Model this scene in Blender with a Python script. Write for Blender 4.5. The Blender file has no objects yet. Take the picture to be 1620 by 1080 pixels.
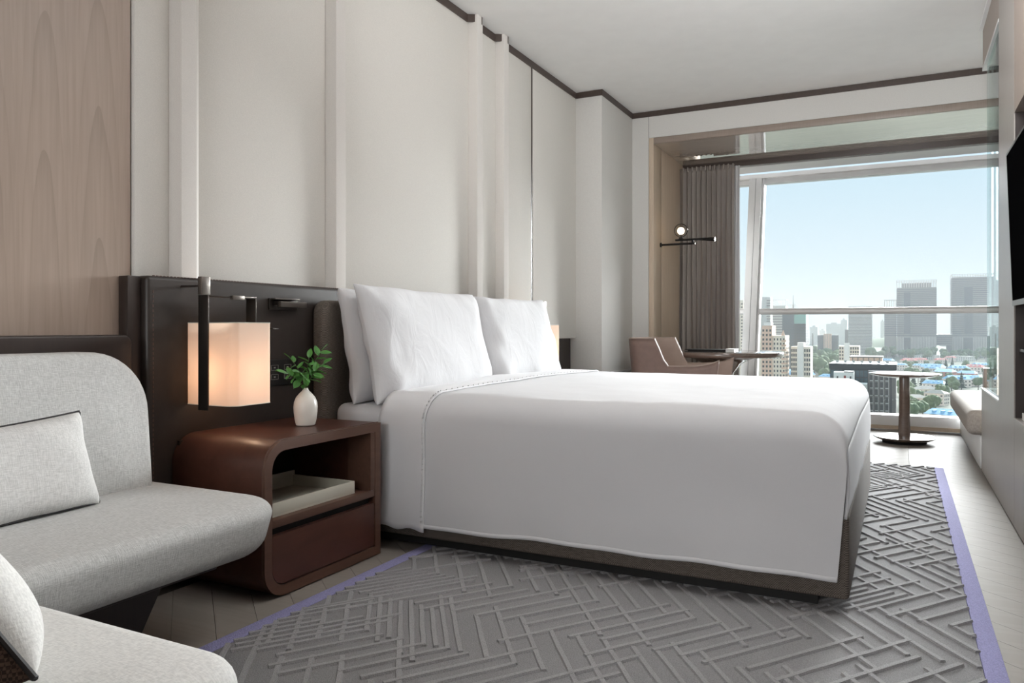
import bpy, bmesh, math, random
from mathutils import Vector, Matrix, noise as mnoise

PI = math.pi
R = math.radians
S = bpy.context.scene
COL = S.collection

# ------------------------------------------------------------------ camera, sky, lights, exposure
cam_d = bpy.data.cameras.new('camera')
cam_d.sensor_width = 36.0
cam_d.lens = 36.0 * 1208.0 / 1620.0
cam_d.shift_y = -22.0 / 1620.0
cam_d.clip_start = 0.02
cam_d.clip_end = 9000
cam = bpy.data.objects.new('camera', cam_d)
COL.objects.link(cam)
cam.location = (0, 0, 0.95)
cam.rotation_euler = (PI / 2, 0, math.atan2(613.0, 1208.0))
S.camera = cam

W = bpy.data.worlds.new('world')
S.world = W
W.use_nodes = True
wn, wl = W.node_tree.nodes, W.node_tree.links
wn.clear()
w_out = wn.new('ShaderNodeOutputWorld')
w_bg = wn.new('ShaderNodeBackground')
w_tc = wn.new('ShaderNodeTexCoord')
w_sp = wn.new('ShaderNodeSeparateXYZ')
w_rp = wn.new('ShaderNodeValToRGB')
wl.new(w_tc.outputs['Generated'], w_sp.inputs[0])
wl.new(w_sp.outputs['Z'], w_rp.inputs[0])
wl.new(w_rp.outputs[0], w_bg.inputs[0])
wl.new(w_bg.outputs[0], w_out.inputs[0])
SKY_STRENGTH = 1.0
w_bg.inputs[1].default_value = SKY_STRENGTH
el = w_rp.color_ramp.elements
el[0].position = 0.0
el[0].color = (0.88, 0.945, 0.97, 1)
el[1].position = 0.22
el[1].color = (0.60, 0.80, 0.93, 1)
e = w_rp.color_ramp.elements.new(0.07)
e.color = (0.78, 0.89, 0.96, 1)
e = w_rp.color_ramp.elements.new(0.6)
e.color = (0.42, 0.66, 0.90, 1)


def light(name, kind, loc, rot, energy, color=(1, 1, 1), **kw):
    d = bpy.data.lights.new(name, kind)
    d.energy = energy
    d.color = color
    for k, v in kw.items():
        setattr(d, k, v)
    o = bpy.data.objects.new(name, d)
    COL.objects.link(o)
    o.location = loc
    o.rotation_euler = rot
    return o


# broad hazy daylight coming in through the window, from beyond the city
light('hazy_sun', 'SUN', (0, 30, 30), (R(-71), 0, R(-15)), 23.0, (0.98, 0.99, 1.0), angle=R(37))
# added overhead fill, out of view above and behind the camera
light('overhead_fill', 'AREA', (-0.75, -0.5, 2.93), (R(8), 0, 0), 3, (1.0, 0.97, 0.95), shape='RECTANGLE', size=1.6, size_y=1.6)
light('side_fill', 'AREA', (0.36, 3.45, 2.80), (0, R(50), 0), 2.5, (0.98, 0.99, 1.0), shape='RECTANGLE', size=0.30, size_y=2.7)  # added out-of-view fill for the headboard wall and bed, no cove fitting

light('ceiling_fill', 'AREA', (0.05, 2.6, 2.45), (R(150), R(-8), 0), 60, (0.97, 0.985, 1.0), shape='RECTANGLE', size=0.5, size_y=2.0)  # added unseen light floating below the ceiling to brighten it

light('rear_fill', 'AREA', (-0.75, -2.2, 1.45), (R(90), 0, 0), 50, (0.97, 0.985, 1.0), shape='RECTANGLE', size=1.8, size_y=1.2)  # added fill at the wall behind the camera, lifts the bed's near side

vs = S.view_settings
vs.view_transform = 'Standard'
vs.look = 'None'
vs.gamma = 1.0
vs.use_curve_mapping = False
vs.exposure = 0.12
cy = S.cycles
cy.use_denoising = True
cy.max_bounces = 10
cy.diffuse_bounces = 6
cy.glossy_bounces = 4
cy.transmission_bounces = 6
cy.transparent_max_bounces = 12
cy.volume_bounces = 1
cy.sample_clamp_indirect = 6.0
cy.caustics_reflective = False
cy.caustics_refractive = False


# ------------------------------------------------------------------ materials
def srgb(r, g, b):
    f = lambda c: (c / 255.0 / 12.92) if c / 255.0 <= 0.04045 else ((c / 255.0 + 0.055) / 1.055) ** 2.4
    return (f(r), f(g), f(b), 1.0)


def base_mat(name, col, rough=0.5, metal=0.0, spec=0.5):
    m = bpy.data.materials.new(name)
    m.use_nodes = True
    b = m.node_tree.nodes['Principled BSDF']
    b.inputs['Base Color'].default_value = col
    b.inputs['Roughness'].default_value = rough
    b.inputs['Metallic'].default_value = metal
    b.inputs['Specular IOR Level'].default_value = spec
    return m


def coords(m, scale):
    n, l = m.node_tree.nodes, m.node_tree.links
    tc = n.new('ShaderNodeTexCoord')
    mp = n.new('ShaderNodeMapping')
    mp.inputs['Scale'].default_value = scale
    l.new(tc.outputs['Object'], mp.inputs[0])
    return mp.outputs[0]


def noise_tex(m, scale, s=1.0, detail=3.0, dist=0.0):
    n, l = m.node_tree.nodes, m.node_tree.links
    t = n.new('ShaderNodeTexNoise')
    t.inputs['Scale'].default_value = s
    t.inputs['Detail'].default_value = detail
    t.inputs['Distortion'].default_value = dist
    l.new(coords(m, scale), t.inputs['Vector'])
    return t.outputs[0]


def mathn(m, op, a, b):
    n, l = m.node_tree.nodes, m.node_tree.links
    t = n.new('ShaderNodeMath')
    t.operation = op
    for i, v in enumerate((a, b)):
        if isinstance(v, (int, float)):
            t.inputs[i].default_value = v
        else:
            l.new(v, t.inputs[i])
    return t.outputs[0]


def ramp_to_color(m, fac, c0, c1, p0=0.3, p1=0.7):
    n, l = m.node_tree.nodes, m.node_tree.links
    r = n.new('ShaderNodeValToRGB')
    r.color_ramp.elements[0].position = p0
    r.color_ramp.elements[1].position = p1
    r.color_ramp.elements[0].color = c0
    r.color_ramp.elements[1].color = c1
    l.new(fac, r.inputs[0])
    l.new(r.outputs[0], n['Principled BSDF'].inputs['Base Color'])


def bump(m, h, strength=0.3, dist=0.002):
    n, l = m.node_tree.nodes, m.node_tree.links
    b = n.new('ShaderNodeBump')
    b.inputs['Strength'].default_value = strength
    b.inputs['Distance'].default_value = dist
    l.new(h, b.inputs['Height'])
    l.new(b.outputs[0], n['Principled BSDF'].inputs['Normal'])


def sc(c, k):
    return (c[0] * k, c[1] * k, c[2] * k, 1)


def plain(name, col, rough=0.5, metal=0.0, spec=0.5, var=0.06, s=8):
    m = base_mat(name, col, rough, metal, spec)
    ramp_to_color(m, noise_tex(m, (s, s, s)), sc(col, 1 - var), sc(col, 1 + var))
    return m


def linen(name, col, var=0.16, fine=420, coarse=26, strength=0.5, dist=0.0012):
    m = base_mat(name, col, 0.9, 0, 0.2)
    a = noise_tex(m, (coarse, fine, coarse), 1, 2)
    b = noise_tex(m, (fine, coarse, fine), 1, 2)
    f = mathn(m, 'MULTIPLY', mathn(m, 'ADD', a, b), 0.5)
    ramp_to_color(m, f, sc(col, 1 - var), sc(col, 1 + var), 0.38, 0.62)
    bump(m, f, strength, dist)
    return m


def woven(name, c0, c1, s=230):
    m = base_mat(name, c0, 0.9, 0, 0.2)
    n, l = m.node_tree.nodes, m.node_tree.links
    ck = n.new('ShaderNodeTexChecker')
    ck.inputs['Scale'].default_value = 1
    ck.inputs['Color1'].default_value = (0.25, 0.25, 0.25, 1)
    ck.inputs['Color2'].default_value = (0.75, 0.75, 0.75, 1)
    l.new(coords(m, (s, s, s)), ck.inputs['Vector'])
    nz = noise_tex(m, (60, 60, 300), 1, 2)
    f = mathn(m, 'ADD', mathn(m, 'MULTIPLY', ck.outputs[0], 0.6), mathn(m, 'MULTIPLY', nz, 0.4))
    ramp_to_color(m, f, c0, c1, 0.25, 0.75)
    bump(m, f, 0.6, 0.002)
    return m


def wood(name, col, axis='z', var=0.12, rough=0.45, spec=0.5, fine=60, long=2.0, figure=0.0):
    """straight grain running along `axis`; figure adds nested cathedral arches (axis z only)"""
    m = base_mat(name, col, rough, 0, spec)
    sc_f = [fine, fine, fine]
    k = 'xyz'.index(axis)
    sc_f[k] = long
    g = noise_tex(m, tuple(sc_f), 1, 4, 0.4)
    if figure:
        n, l = m.node_tree.nodes, m.node_tree.links
        sp = n.new('ShaderNodeSeparateXYZ')
        l.new(coords(m, (1, 1, 1)), sp.inputs[0])
        col_ = mathn(m, 'MULTIPLY', mathn(m, 'ADD', sp.outputs['Y'], 10.03), 1 / 0.185)
        cell = mathn(m, 'FLOOR', col_, 0)
        yy = mathn(m, 'SUBTRACT', mathn(m, 'FRACT', col_, 0), 0.5)
        wob = mathn(m, 'MULTIPLY', mathn(m, 'SUBTRACT', noise_tex(m, (4, 5, 1.3), 1, 2), 0.5), 1.3)
        arch = mathn(m, 'MULTIPLY', mathn(m, 'MULTIPLY', yy, yy), 9.0)
        ph = mathn(m, 'ADD', mathn(m, 'ADD', mathn(m, 'MULTIPLY', sp.outputs['Z'], 2.1), arch), mathn(m, 'ADD', wob, mathn(m, 'MULTIPLY', cell, 0.37)))
        fr = mathn(m, 'POWER', mathn(m, 'FRACT', ph, 0), 5.0)
        fade = mathn(m, 'SUBTRACT', 1.0, mathn(m, 'MULTIPLY', mathn(m, 'ABSOLUTE', yy, 0), 1.6))
        fr = mathn(m, 'MULTIPLY', fr, fade)
        broad = noise_tex(m, (2.5, 2.5, 0.5), 1, 2)
        g = mathn(m, 'ADD', mathn(m, 'MULTIPLY', g, 0.45), mathn(m, 'MULTIPLY', broad, 0.42))
        g = mathn(m, 'SUBTRACT', mathn(m, 'ADD', g, 0.07), mathn(m, 'MULTIPLY', fr, figure))
    ramp_to_color(m, g, sc(col, 1 - var), sc(col, 1 + var), 0.28, 0.72)
    bump(m, g, 0.08, 0.001)
    return m


def glass_mat(name, tint=(1, 1, 1, 1), refl=1.0, ior=1.35):
    m = bpy.data.materials.new(name)
    m.use_nodes = True
    n, l = m.node_tree.nodes, m.node_tree.links
    n.clear()
    o = n.new('ShaderNodeOutputMaterial')
    mix = n.new('ShaderNodeMixShader')
    tr = n.new('ShaderNodeBsdfTransparent')
    gl = n.new('ShaderNodeBsdfGlossy')
    fr = n.new('ShaderNodeFresnel')
    fr.inputs[0].default_value = ior
    tr.inputs[0].default_value = tint
    gl.inputs['Roughness'].default_value = 0.0
    gl.inputs[0].default_value = (refl, refl, refl, 1)
    l.new(fr.outputs[0], mix.inputs[0])
    l.new(tr.outputs[0], mix.inputs[1])
    l.new(gl.outputs[0], mix.inputs[2])
    l.new(mix.outputs[0], o.inputs[0])
    return m


M = {}
M['ceiling'] = plain('white_paint', srgb(243, 242, 240), 0.7, var=0.015)
M['wallpaper'] = linen('grey_wall_fabric', srgb(214, 212, 208), 0.03, 500, 120, 0.15, 0.0006)
M['panel'] = linen('pale_padded_fabric', srgb(222, 219, 213), 0.045, 420, 260, 0.35, 0.0008)
M['batten'] = linen('taupe_padded_fabric', srgb(218, 214, 209), 0.04, 420, 260, 0.3, 0.0008)
M['veneer'] = wood('figured_taupe_veneer', srgb(160, 142, 129), 'z', 0.16, 0.4, 0.5, 90, 3.0, 0.30)
M['trim'] = wood('dark_bronze_trim', srgb(72, 60, 54), 'y', 0.1, 0.4)
M['bay_wood'] = wood('light_oak_veneer', srgb(202, 184, 164), 'z', 0.07, 0.6, 0.15, 120, 4)
M['soffit'] = wood('lacquered_oak_soffit', srgb(190, 178, 168), 'x', 0.06, 0.05, 1.0, 90, 3)
M['soffit'].node_tree.nodes['Principled BSDF'].inputs['Coat Weight'].default_value = 1.0
M['soffit'].node_tree.nodes['Principled BSDF'].inputs['Coat Roughness'].default_value = 0.03
M['soffit'].node_tree.nodes['Principled BSDF'].inputs['Coat IOR'].default_value = 1.7
M['alu'] = plain('pale_anodised_aluminium', srgb(216, 216, 216), 0.35, 0.1, 0.6, 0.03)
M['alu_white'] = plain('white_powder_coat', srgb(235, 235, 235), 0.35, 0, 0.5, 0.02)
M['gap'] = plain('black_joint', srgb(22, 20, 19), 0.8, var=0.02)
M['grey_wood'] = wood('grey_stained_oak', srgb(158, 151, 145), 'z', 0.07, 0.35, 0.5, 160, 4)
M['brown_wood'] = wood('taupe_stained_oak', srgb(150, 136, 126), 'z', 0.07, 0.4, 0.5, 160, 4)
M['dark_wood'] = wood('dark_walnut', srgb(46, 36, 32), 'z', 0.14, 0.35, 0.5, 90, 4)
M['glass'] = glass_mat('clear_window_glass', (0.97, 0.985, 0.985, 1), 0.12)
M['screen_glass'] = glass_mat('greenish_screen_glass', (0.80, 0.90, 0.89, 1), 0.8)
M['plank'] = wood('limed_oak_plank', srgb(140, 133, 126), 'x', 0.035, 0.6, 0.06, 0.5, 70, 3)
M['subfloor'] = plain('dark_subfloor', srgb(70, 62, 56), 0.8)
M['leather_dark'] = plain('espresso_leather', srgb(46, 39, 35), 0.42, 0, 0.5, 0.08, 30)
M['thread'] = plain('dark_thread', srgb(92, 70, 62), 0.8)
M['walnut'] = wood('red_walnut_leather', srgb(76, 46, 36), 'y', 0.22, 0.36, 0.5, 18, 5)
M['walnut_edge'] = wood('red_walnut_edge', srgb(88, 62, 50), 'y', 0.12, 0.4, 0.5, 60, 5)
M['walnut_in'] = plain('dark_cabinet_interior', srgb(40, 32, 28), 0.6)
M['tray'] = plain('cream_lacquer', srgb(206, 203, 190), 0.4, 0, 0.5, 0.02)
M['vase'] = plain('white_glazed_ceramic', srgb(226, 222, 214), 0.3, 0, 0.5, 0.03, 20)
M['leaf'] = plain('deep_green_leaf', srgb(78, 132, 62), 0.3, 0, 0.5, 0.3, 25)
M['stem'] = plain('green_brown_stem', srgb(74, 88, 48), 0.6)
M['sheet'] = linen('white_cotton_sheet', srgb(220, 220, 222), 0.01, 900, 300, 0.1, 0.0004)
M['duvet'] = linen('white_cotton_duvet', srgb(208, 208, 210), 0.01, 900, 300, 0.08, 0.0004)
M['pillow'] = linen('white_cotton_pillowcase', srgb(208, 208, 210), 0.01, 900, 300, 0.1, 0.0004)
for k_, sc_, st_ in (('duvet', 3.2, 0.10), ('pillow', 6.0, 0.22)):
    bump(M[k_], noise_tex(M[k_], (sc_, sc_ * 1.6, sc_), 1, 4, 1.2), st_, 0.02)
M['bed_weave'] = woven('brown_grey_weave', srgb(58, 52, 47), srgb(126, 117, 109), 260)
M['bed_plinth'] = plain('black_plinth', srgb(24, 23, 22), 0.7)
M['sofa'] = linen('light_grey_linen', srgb(190, 190, 188), 0.17, 520, 55, 0.8, 0.0018)
M['sofa_pale'] = linen('pale_grey_chenille', srgb(214, 213, 210), 0.10, 260, 90, 0.6, 0.0015)
M['cushion'] = linen('light_grey_slub', srgb(200, 199, 197), 0.15, 520, 50, 0.7, 0.0015)
M['piping'] = plain('black_piping', srgb(34, 31, 32), 0.6)
M['brown_weave'] = woven('dark_brown_weave', srgb(38, 29, 25), srgb(96, 78, 68), 190)
M['rug'] = linen('grey_wool_pile', srgb(138, 137, 138), 0.14, 320, 320, 0.9, 0.003)
M['rug_rib'] = linen('grey_wool_rib', srgb(152, 151, 152), 0.12, 320, 320, 0.8, 0.003)
M['rug_border'] = linen('violet_wool_border', srgb(146, 144, 184), 0.14, 320, 320, 0.9, 0.003)
M['curtain'] = linen('charcoal_curtain', srgb(164, 157, 151), 0.06, 500, 200, 0.3, 0.0008)
M['sheer'] = linen('white_sheer', srgb(225, 225, 225), 0.03, 500, 200, 0.3, 0.0008)
M['bronze'] = plain('dark_bronze_metal', srgb(62, 57, 53), 0.38, 0.75, 0.5, 0.05)
M['bronze_light'] = plain('brushed_bronze', srgb(112, 106, 100), 0.35, 0.8, 0.5, 0.05)
M['black_metal'] = plain('black_metal', srgb(26, 25, 25), 0.4, 0.5, 0.5, 0.05)
M['chrome'] = plain('polished_nickel', srgb(205, 203, 200), 0.15, 1.0, 0.5, 0.02)
M['table_wood'] = wood('glossy_grey_walnut', srgb(104, 88, 79), 'x', 0.14, 0.12, 0.7, 50, 3)
M['table_wood'].node_tree.nodes['Principled BSDF'].inputs['Coat Weight'].default_value = 0.6
M['table_wood'].node_tree.nodes['Principled BSDF'].inputs['Coat Roughness'].default_value = 0.06
M['taupe_leather'] = plain('taupe_leather', srgb(128, 106, 97), 0.6, 0, 0.5, 0.06, 25)
M['taupe_leather_pale'] = plain('pale_taupe_leather', srgb(158, 140, 130), 0.65, 0, 0.5, 0.04, 25)
M['daybed'] = linen('oatmeal_boucle', srgb(168, 160, 152), 0.16, 380, 60, 0.7, 0.0018)
M['tv'] = plain('black_screen', srgb(12, 12, 13), 0.5, 0, 0.0, 0.02)
M['paper_white'] = plain('white_card', srgb(232, 232, 230), 0.5, 0, 0.4, 0.01)
M['black_card'] = plain('black_cover', srgb(20, 20, 21), 0.35, 0, 0.5, 0.02)
M['switch'] = plain('black_switch_plate', srgb(20, 19, 18), 0.35, 0, 0.5, 0.02)
M['switch_line'] = plain('grey_switch_outline', srgb(150, 148, 144), 0.5, 0, 0.5, 0.02)


def shade_mat():
    m = bpy.data.materials.new('cream_lampshade_linen')
    m.use_nodes = True
    n, l = m.node_tree.nodes, m.node_tree.links
    n.clear()
    o = n.new('ShaderNodeOutputMaterial')
    d = n.new('ShaderNodeBsdfDiffuse')
    t = n.new('ShaderNodeBsdfTranslucent')
    mx = n.new('ShaderNodeMixShader')
    d.inputs[0].default_value = srgb(236, 224, 212)
    t.inputs[0].default_value = srgb(255, 226, 200)
    mx.inputs[0].default_value = 0.42
    l.new(d.outputs[0], mx.inputs[1])
    l.new(t.outputs[0], mx.inputs[2])
    l.new(mx.outputs[0], o.inputs[0])
    return m


M['shade'] = shade_mat()


def emit_mat(name, col, k):
    m = base_mat(name, col, 0.4)
    b = m.node_tree.nodes['Principled BSDF']
    b.inputs['Emission Color'].default_value = col
    b.inputs['Emission Strength'].default_value = k
    return m


M['bulb'] = emit_mat('warm_bulb', (1.0, 0.62, 0.32, 1), 3)
M['globe_core'] = emit_mat('warm_globe_lamp', (1.0, 0.80, 0.58, 1), 5)
M['globe_glass'] = glass_mat('clear_globe_glass', (0.96, 0.94, 0.91, 1), 1.0, 1.12)


# ------------------------------------------------------------------ mesh helpers
def wmat(o):
    m = o.matrix_basis.copy()
    while o.parent:
        o = o.parent
        m = o.matrix_basis @ m
    return m


class MB:
    def __init__(s):
        s.v, s.f = [], []

    def add(s, v, f):
        k = len(s.v)
        s.v += [tuple(p) for p in v]
        s.f += [tuple(i + k for i in q) for q in f]
        return s

    def bm(s, b):
        b.verts.index_update()
        s.add([v.co[:] for v in b.verts], [[v.index for v in f.verts] for f in b.faces])
        b.free()
        return s

    def box(s, lo, hi, bev=0.0, seg=2):
        lo = [min(a, b) for a, b in zip(lo, hi)] if False else lo
        b = bmesh.new()
        bmesh.ops.create_cube(b, size=1.0)
        for v in b.verts:
            v.co = Vector([(lo[i] + hi[i]) / 2 + v.co[i] * (hi[i] - lo[i]) for i in range(3)])
        if bev:
            bmesh.ops.bevel(b, geom=b.edges[:], offset=bev, segments=seg, affect='EDGES', profile=0.5)
        return s.bm(b)

    def prism(s, poly, z0, z1, axes='xyz'):
        """poly in the plane of the first two axes, extruded along the third"""
        n = len(poly)
        ix = ['xyz'.index(a) for a in axes]
        vs_ = []
        for z in (z0, z1):
            for p in poly:
                q = [0, 0, 0]
                q[ix[0]], q[ix[1]], q[ix[2]] = p[0], p[1], z
                vs_.append(tuple(q))
        fs = [tuple(range(n - 1, -1, -1)), tuple(range(n, 2 * n))]
        fs += [(i, (i + 1) % n, n + (i + 1) % n, n + i) for i in range(n)]
        return s.add(vs_, fs)

    def lathe(s, prof, c, n=32, cap=True):
        vs_ = []
        for r, z in prof:
            for k in range(n):
                a = 2 * PI * k / n
                vs_.append((c[0] + r * math.cos(a), c[1] + r * math.sin(a), c[2] + z))
        fs = []
        for j in range(len(prof) - 1):
            for k in range(n):
                fs.append((j * n + k, j * n + (k + 1) % n, (j + 1) * n + (k + 1) % n, (j + 1) * n + k))
        if cap:
            fs.append(tuple(range(n - 1, -1, -1)))
            m = (len(prof) - 1) * n
            fs.append(tuple(m + k for k in range(n)))
        return s.add(vs_, fs)

    def cyl(s, p, q, r0, r1=None, n=16):
        r1 = r0 if r1 is None else r1
        p, q = Vector(p), Vector(q)
        d = (q - p).normalized()
        u = d.orthogonal().normalized()
        w = d.cross(u)
        vs_ = []
        for c, r in ((p, r0), (q, r1)):
            for k in range(n):
                a = 2 * PI * k / n
                vs_.append(tuple(c + u * (r * math.cos(a)) + w * (r * math.sin(a))))
        fs = [(k, (k + 1) % n, n + (k + 1) % n, n + k) for k in range(n)]
        fs += [tuple(range(n - 1, -1, -1)), tuple(range(n, 2 * n))]
        return s.add(vs_, fs)

    def tube(s, path, r, n=8, closed=False):
        path = [Vector(p) for p in path]
        m = len(path)
        vs_ = []
        up = Vector((0.13, 0.21, 0.97)).normalized()
        for i, p in enumerate(path):
            a = path[(i - 1) % m] if (closed or i > 0) else p
            b = path[(i + 1) % m] if (closed or i < m - 1) else p
            d = (b - a).normalized()
            u = up - d * up.dot(d)
            if u.length < 0.05:
                u = d.orthogonal()
            u.normalize()
            w = d.cross(u)
            rr = r[i] if isinstance(r, (list, tuple)) else r
            for k in range(n):
                t = 2 * PI * k / n
                vs_.append(tuple(p + u * (rr * math.cos(t)) + w * (rr * math.sin(t))))
        fs = []
        for i in range(m if closed else m - 1):
            j = (i + 1) % m
            for k in range(n):
                fs.append((i * n + k, i * n + (k + 1) % n, j * n + (k + 1) % n, j * n + k))
        if not closed:
            fs += [tuple(range(n - 1, -1, -1)), tuple((m - 1) * n + k for k in range(n))]
        return s.add(vs_, fs)

    def grid(s, fn, nu, nv, flip=False):
        vs_ = [fn(i / nu, j / nv) for i in range(nu + 1) for j in range(nv + 1)]
        fs = []
        for i in range(nu):
            for j in range(nv):
                a = i * (nv + 1) + j
                q = (a, a + nv + 1, a + nv + 2, a + 1)
                fs.append(q[::-1] if flip else q)
        return s.add(vs_, fs)

    def sphere(s, c, r, n=16, m=10):
        prof = []
        vs_ = [(c[0], c[1], c[2] - r)]
        for j in range(1, m):
            t = -PI / 2 + PI * j / m
            for k in range(n):
                a = 2 * PI * k / n
                vs_.append((c[0] + r * math.cos(t) * math.cos(a), c[1] + r * math.cos(t) * math.sin(a), c[2] + r * math.sin(t)))
        vs_.append((c[0], c[1], c[2] + r))
        fs = [(0, 1 + (k + 1) % n, 1 + k) for k in range(n)]
        for j in range(m - 2):
            for k in range(n):
                a, b = 1 + j * n + k, 1 + j * n + (k + 1) % n
                fs.append((a, b, b + n, a + n))
        t = len(vs_) - 1
        fs += [(t, 1 + (m - 2) * n + k, 1 + (m - 2) * n + (k + 1) % n) for k in range(n)]
        return s.add(vs_, fs)

    def soft(s, cx, cy_, hx, hy, rc, z0, z1, re, axes='xyz', crown=0.0, nc=8, ne=5, ncap=5):
        """rounded-plan slab with rolled edges and a crowned top. rc: radii of the corners (+x+y, -x+y, -x-y, +x-y)"""
        if not isinstance(rc, (list, tuple)):
            rc = [rc] * 4
        ix = ['xyz'.index(a) for a in axes]

        def ring(inset, z):
            out = []
            for k, (sx, sy) in enumerate(((1, 1), (-1, 1), (-1, -1), (1, -1))):
                r = max(rc[k] - inset, 0.0005)
                ax, ay = cx + sx * (hx - inset - r), cy_ + sy * (hy - inset - r)
                a0 = k * PI / 2
                for i in range(nc + 1):
                    a = a0 + PI / 2 * i / nc
                    q = [0, 0, 0]
                    q[ix[0]], q[ix[1]], q[ix[2]] = ax + r * math.cos(a), ay + r * math.sin(a), z
                    out.append(tuple(q))
            return out
        rings = []
        for i in range(ne + 1):
            a = PI / 2 * i / ne
            rings.append((re * (1 - math.sin(a)), z0 + re * (1 - math.cos(a))))
        for i in range(ne + 1):
            a = PI / 2 * i / ne
            rings.append((re * (1 - math.cos(a)), z1 - re * (1 - math.sin(a))))
        mx = min(hx, hy) - re
        for i in range(1, ncap + 1):
            t = i / (ncap + 0.6)
            rings.append((re + mx * t, z1 + crown * (1 - (1 - t) ** 2)))
        n = 4 * (nc + 1)
        vs_, fs = [], []
        for ins, z in rings:
            vs_ += ring(ins, z)
        for j in range(len(rings) - 1):
            for k in range(n):
                fs.append((j * n + k, j * n + (k + 1) % n, (j + 1) * n + (k + 1) % n, (j + 1) * n + k))
        fs.append(tuple(range(n - 1, -1, -1)))
        fs.append(tuple((len(rings) - 1) * n + k for k in range(n)))
        return s.add(vs_, fs)

    def map(s, fn):
        s.v = [tuple(fn(*p)) for p in s.v]
        return s

    def build(s, name, mat, parent=None, smooth=True, local=False, origin=None, angle=35):
        v = s.v
        if parent is not None and not local:
            inv = wmat(parent).inverted()
            v = [tuple(inv @ Vector(p)) for p in v]
        elif origin is not None:
            v = [(p[0] - origin[0], p[1] - origin[1], p[2] - origin[2]) for p in v]
        me = bpy.data.meshes.new(name)
        me.from_pydata(v, [], s.f)
        b = bmesh.new()
        b.from_mesh(me)
        bmesh.ops.recalc_face_normals(b, faces=b.faces)
        b.to_mesh(me)
        b.free()
        if smooth:
            me.polygons.foreach_set('use_smooth', [True] * len(me.polygons))
            me.set_sharp_from_angle(angle=R(angle))
        me.materials.append(M[mat] if isinstance(mat, str) else mat)
        o = bpy.data.objects.new(name, me)
        COL.objects.link(o)
        if parent is not None:
            o.parent = parent
        elif origin is not None:
            o.location = origin
        return o


def thing(name, label, cat, loc=(0, 0, 0), rz=0, group=None):
    o = bpy.data.objects.new(name, None)
    COL.objects.link(o)
    o.location = loc
    o.rotation_euler = (0, 0, rz)
    o.empty_display_size = 0.1
    return tag(o, label, cat, group)


def tag(o, label, cat, group=None):
    o['label'] = label
    o['category'] = cat
    if group:
        o['group'] = group
    return o


def struct(o):
    o['kind'] = 'structure'
    return o


def stuff(o):
    o['kind'] = 'stuff'
    return o


def copy_tree(o, parent=None):
    c = o.copy()
    COL.objects.link(c)
    if parent is not None:
        c.parent = parent
    for ch in list(o.children):
        copy_tree(ch, c)
    return c


# ------------------------------------------------------------------ the room
H = 2.955            # ceiling height
XW = -2.47           # face of the padded wall
fl = struct(MB().box((-2.66, -2.3, -0.14), (1.7, 8.1, -0.014)).build('floor', 'subfloor'))
# chevron planks, two shared meshes
PW, CW = 0.128, 0.60


def plank_mesh(sgn):
    a = math.tan(R(40)) * sgn
    g = 0.0009
    x0, x1 = g, CW - g
    poly = [(x0, a * x0 + g), (x1, a * x1 + g), (x1, a * x1 + PW / math.cos(R(40)) - g), (x0, a * x0 + PW / math.cos(R(40)) - g)]
    return MB().prism(poly, -0.014, 0.0)


dy = PW / math.cos(R(40))
pm = [plank_mesh(-1), plank_mesh(1)]
firsts = [None, None]
for ci in range(-4, 3):
    x0 = 0.06 + ci * CW
    k = ci % 2
    off = 0 if k == 0 else -math.tan(R(40)) * CW
    n = int(9.0 / dy)
    for j in range(n):
        y0 = -0.6 + j * dy + (off if k else 0)
        yc = y0 + (-1 if k == 0 else 1) * math.tan(R(40)) * CW / 2
        if yc < 0.9 or yc > 7.75 or x0 > 1.3:
            continue
        hid = (-1.8 < x0 and x0 + CW < 0.2 and yc < 5.4)      # wholly under the rug and bed
        hid = hid or (x0 + CW < -1.74 and yc > 2.6 and yc < 5.4) or (x0 >= 0.6 and yc < 5.2) or (x0 + CW < -1.7 and yc < 1.0)
        if hid:
            continue
        if firsts[k] is None:
            o = pm[k].build('plank', 'plank', fl, smooth=False, local=True)
            firsts[k] = o
        else:
            o = firsts[k].copy()
            COL.objects.link(o)
        o.location = (x0, y0, 0)

struct(MB().box((-2.66, -2.3, H), (1.7, 7.02, H + 0.1)).build('ceiling', 'ceiling'))
struct(MB().box((-2.66, -2.4, -0.14), (1.7, -2.3, H + 0.1)).build('wall_front', 'wallpaper'))

wl_ = struct(MB().box((-2.66, -2.3, -0.14), (-2.535, 7.0, H)).build('wall_left', 'trim'))
MB().box((-2.535, -2.3, 0.0), (-2.482, 0.45, H)).build('veneer_panel', 'veneer', wl_)
MB().box((-2.535, 0.4515, 0.0), (-2.482, 1.838, H)).build('veneer_panel', 'veneer', wl_)
for y0, y1, zb in ((1.846, 1.995, 0.9), (2.125, 2.88, 0.9), (3.01, 4.25, 0.9), (4.38, 4.62, 0.9), (4.76, 5.188, 0.86), (5.222, 6.075, 0.86)):
    MB().box((-2.535, y0, zb), (XW, y1, H - 0.002), 0.006).build('fabric_panel', 'panel', wl_)
RIBS = (1.995, 2.88, 4.25, 4.62)
for y in RIBS:
    prof = [(-2.535, y), (-2.411, y), (-2.4065, y + 0.002), (-2.405, y + 0.007), (-2.405, y + 0.070), (XW - 0.001, y + 0.137), (-2.535, y + 0.137)]
    MB().prism(prof, 1.1395, H - 0.002).build('batten', 'batten', wl_, angle=38)
MB().box((-2.535, 5.19, 0.86), (-2.475, 5.22, H - 0.002)).build('metal_strip', 'trim', wl_)
MB().box((-2.535, 4.76, 0.0), (-2.52, 6.075, 0.86)).build('dado', 'dark_wood', wl_)
MB().box((-2.535, 6.075, 0.0), (-2.235, 6.91, H - 0.002), 0.003).build('column_casing', 'wallpaper', wl_)


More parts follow.
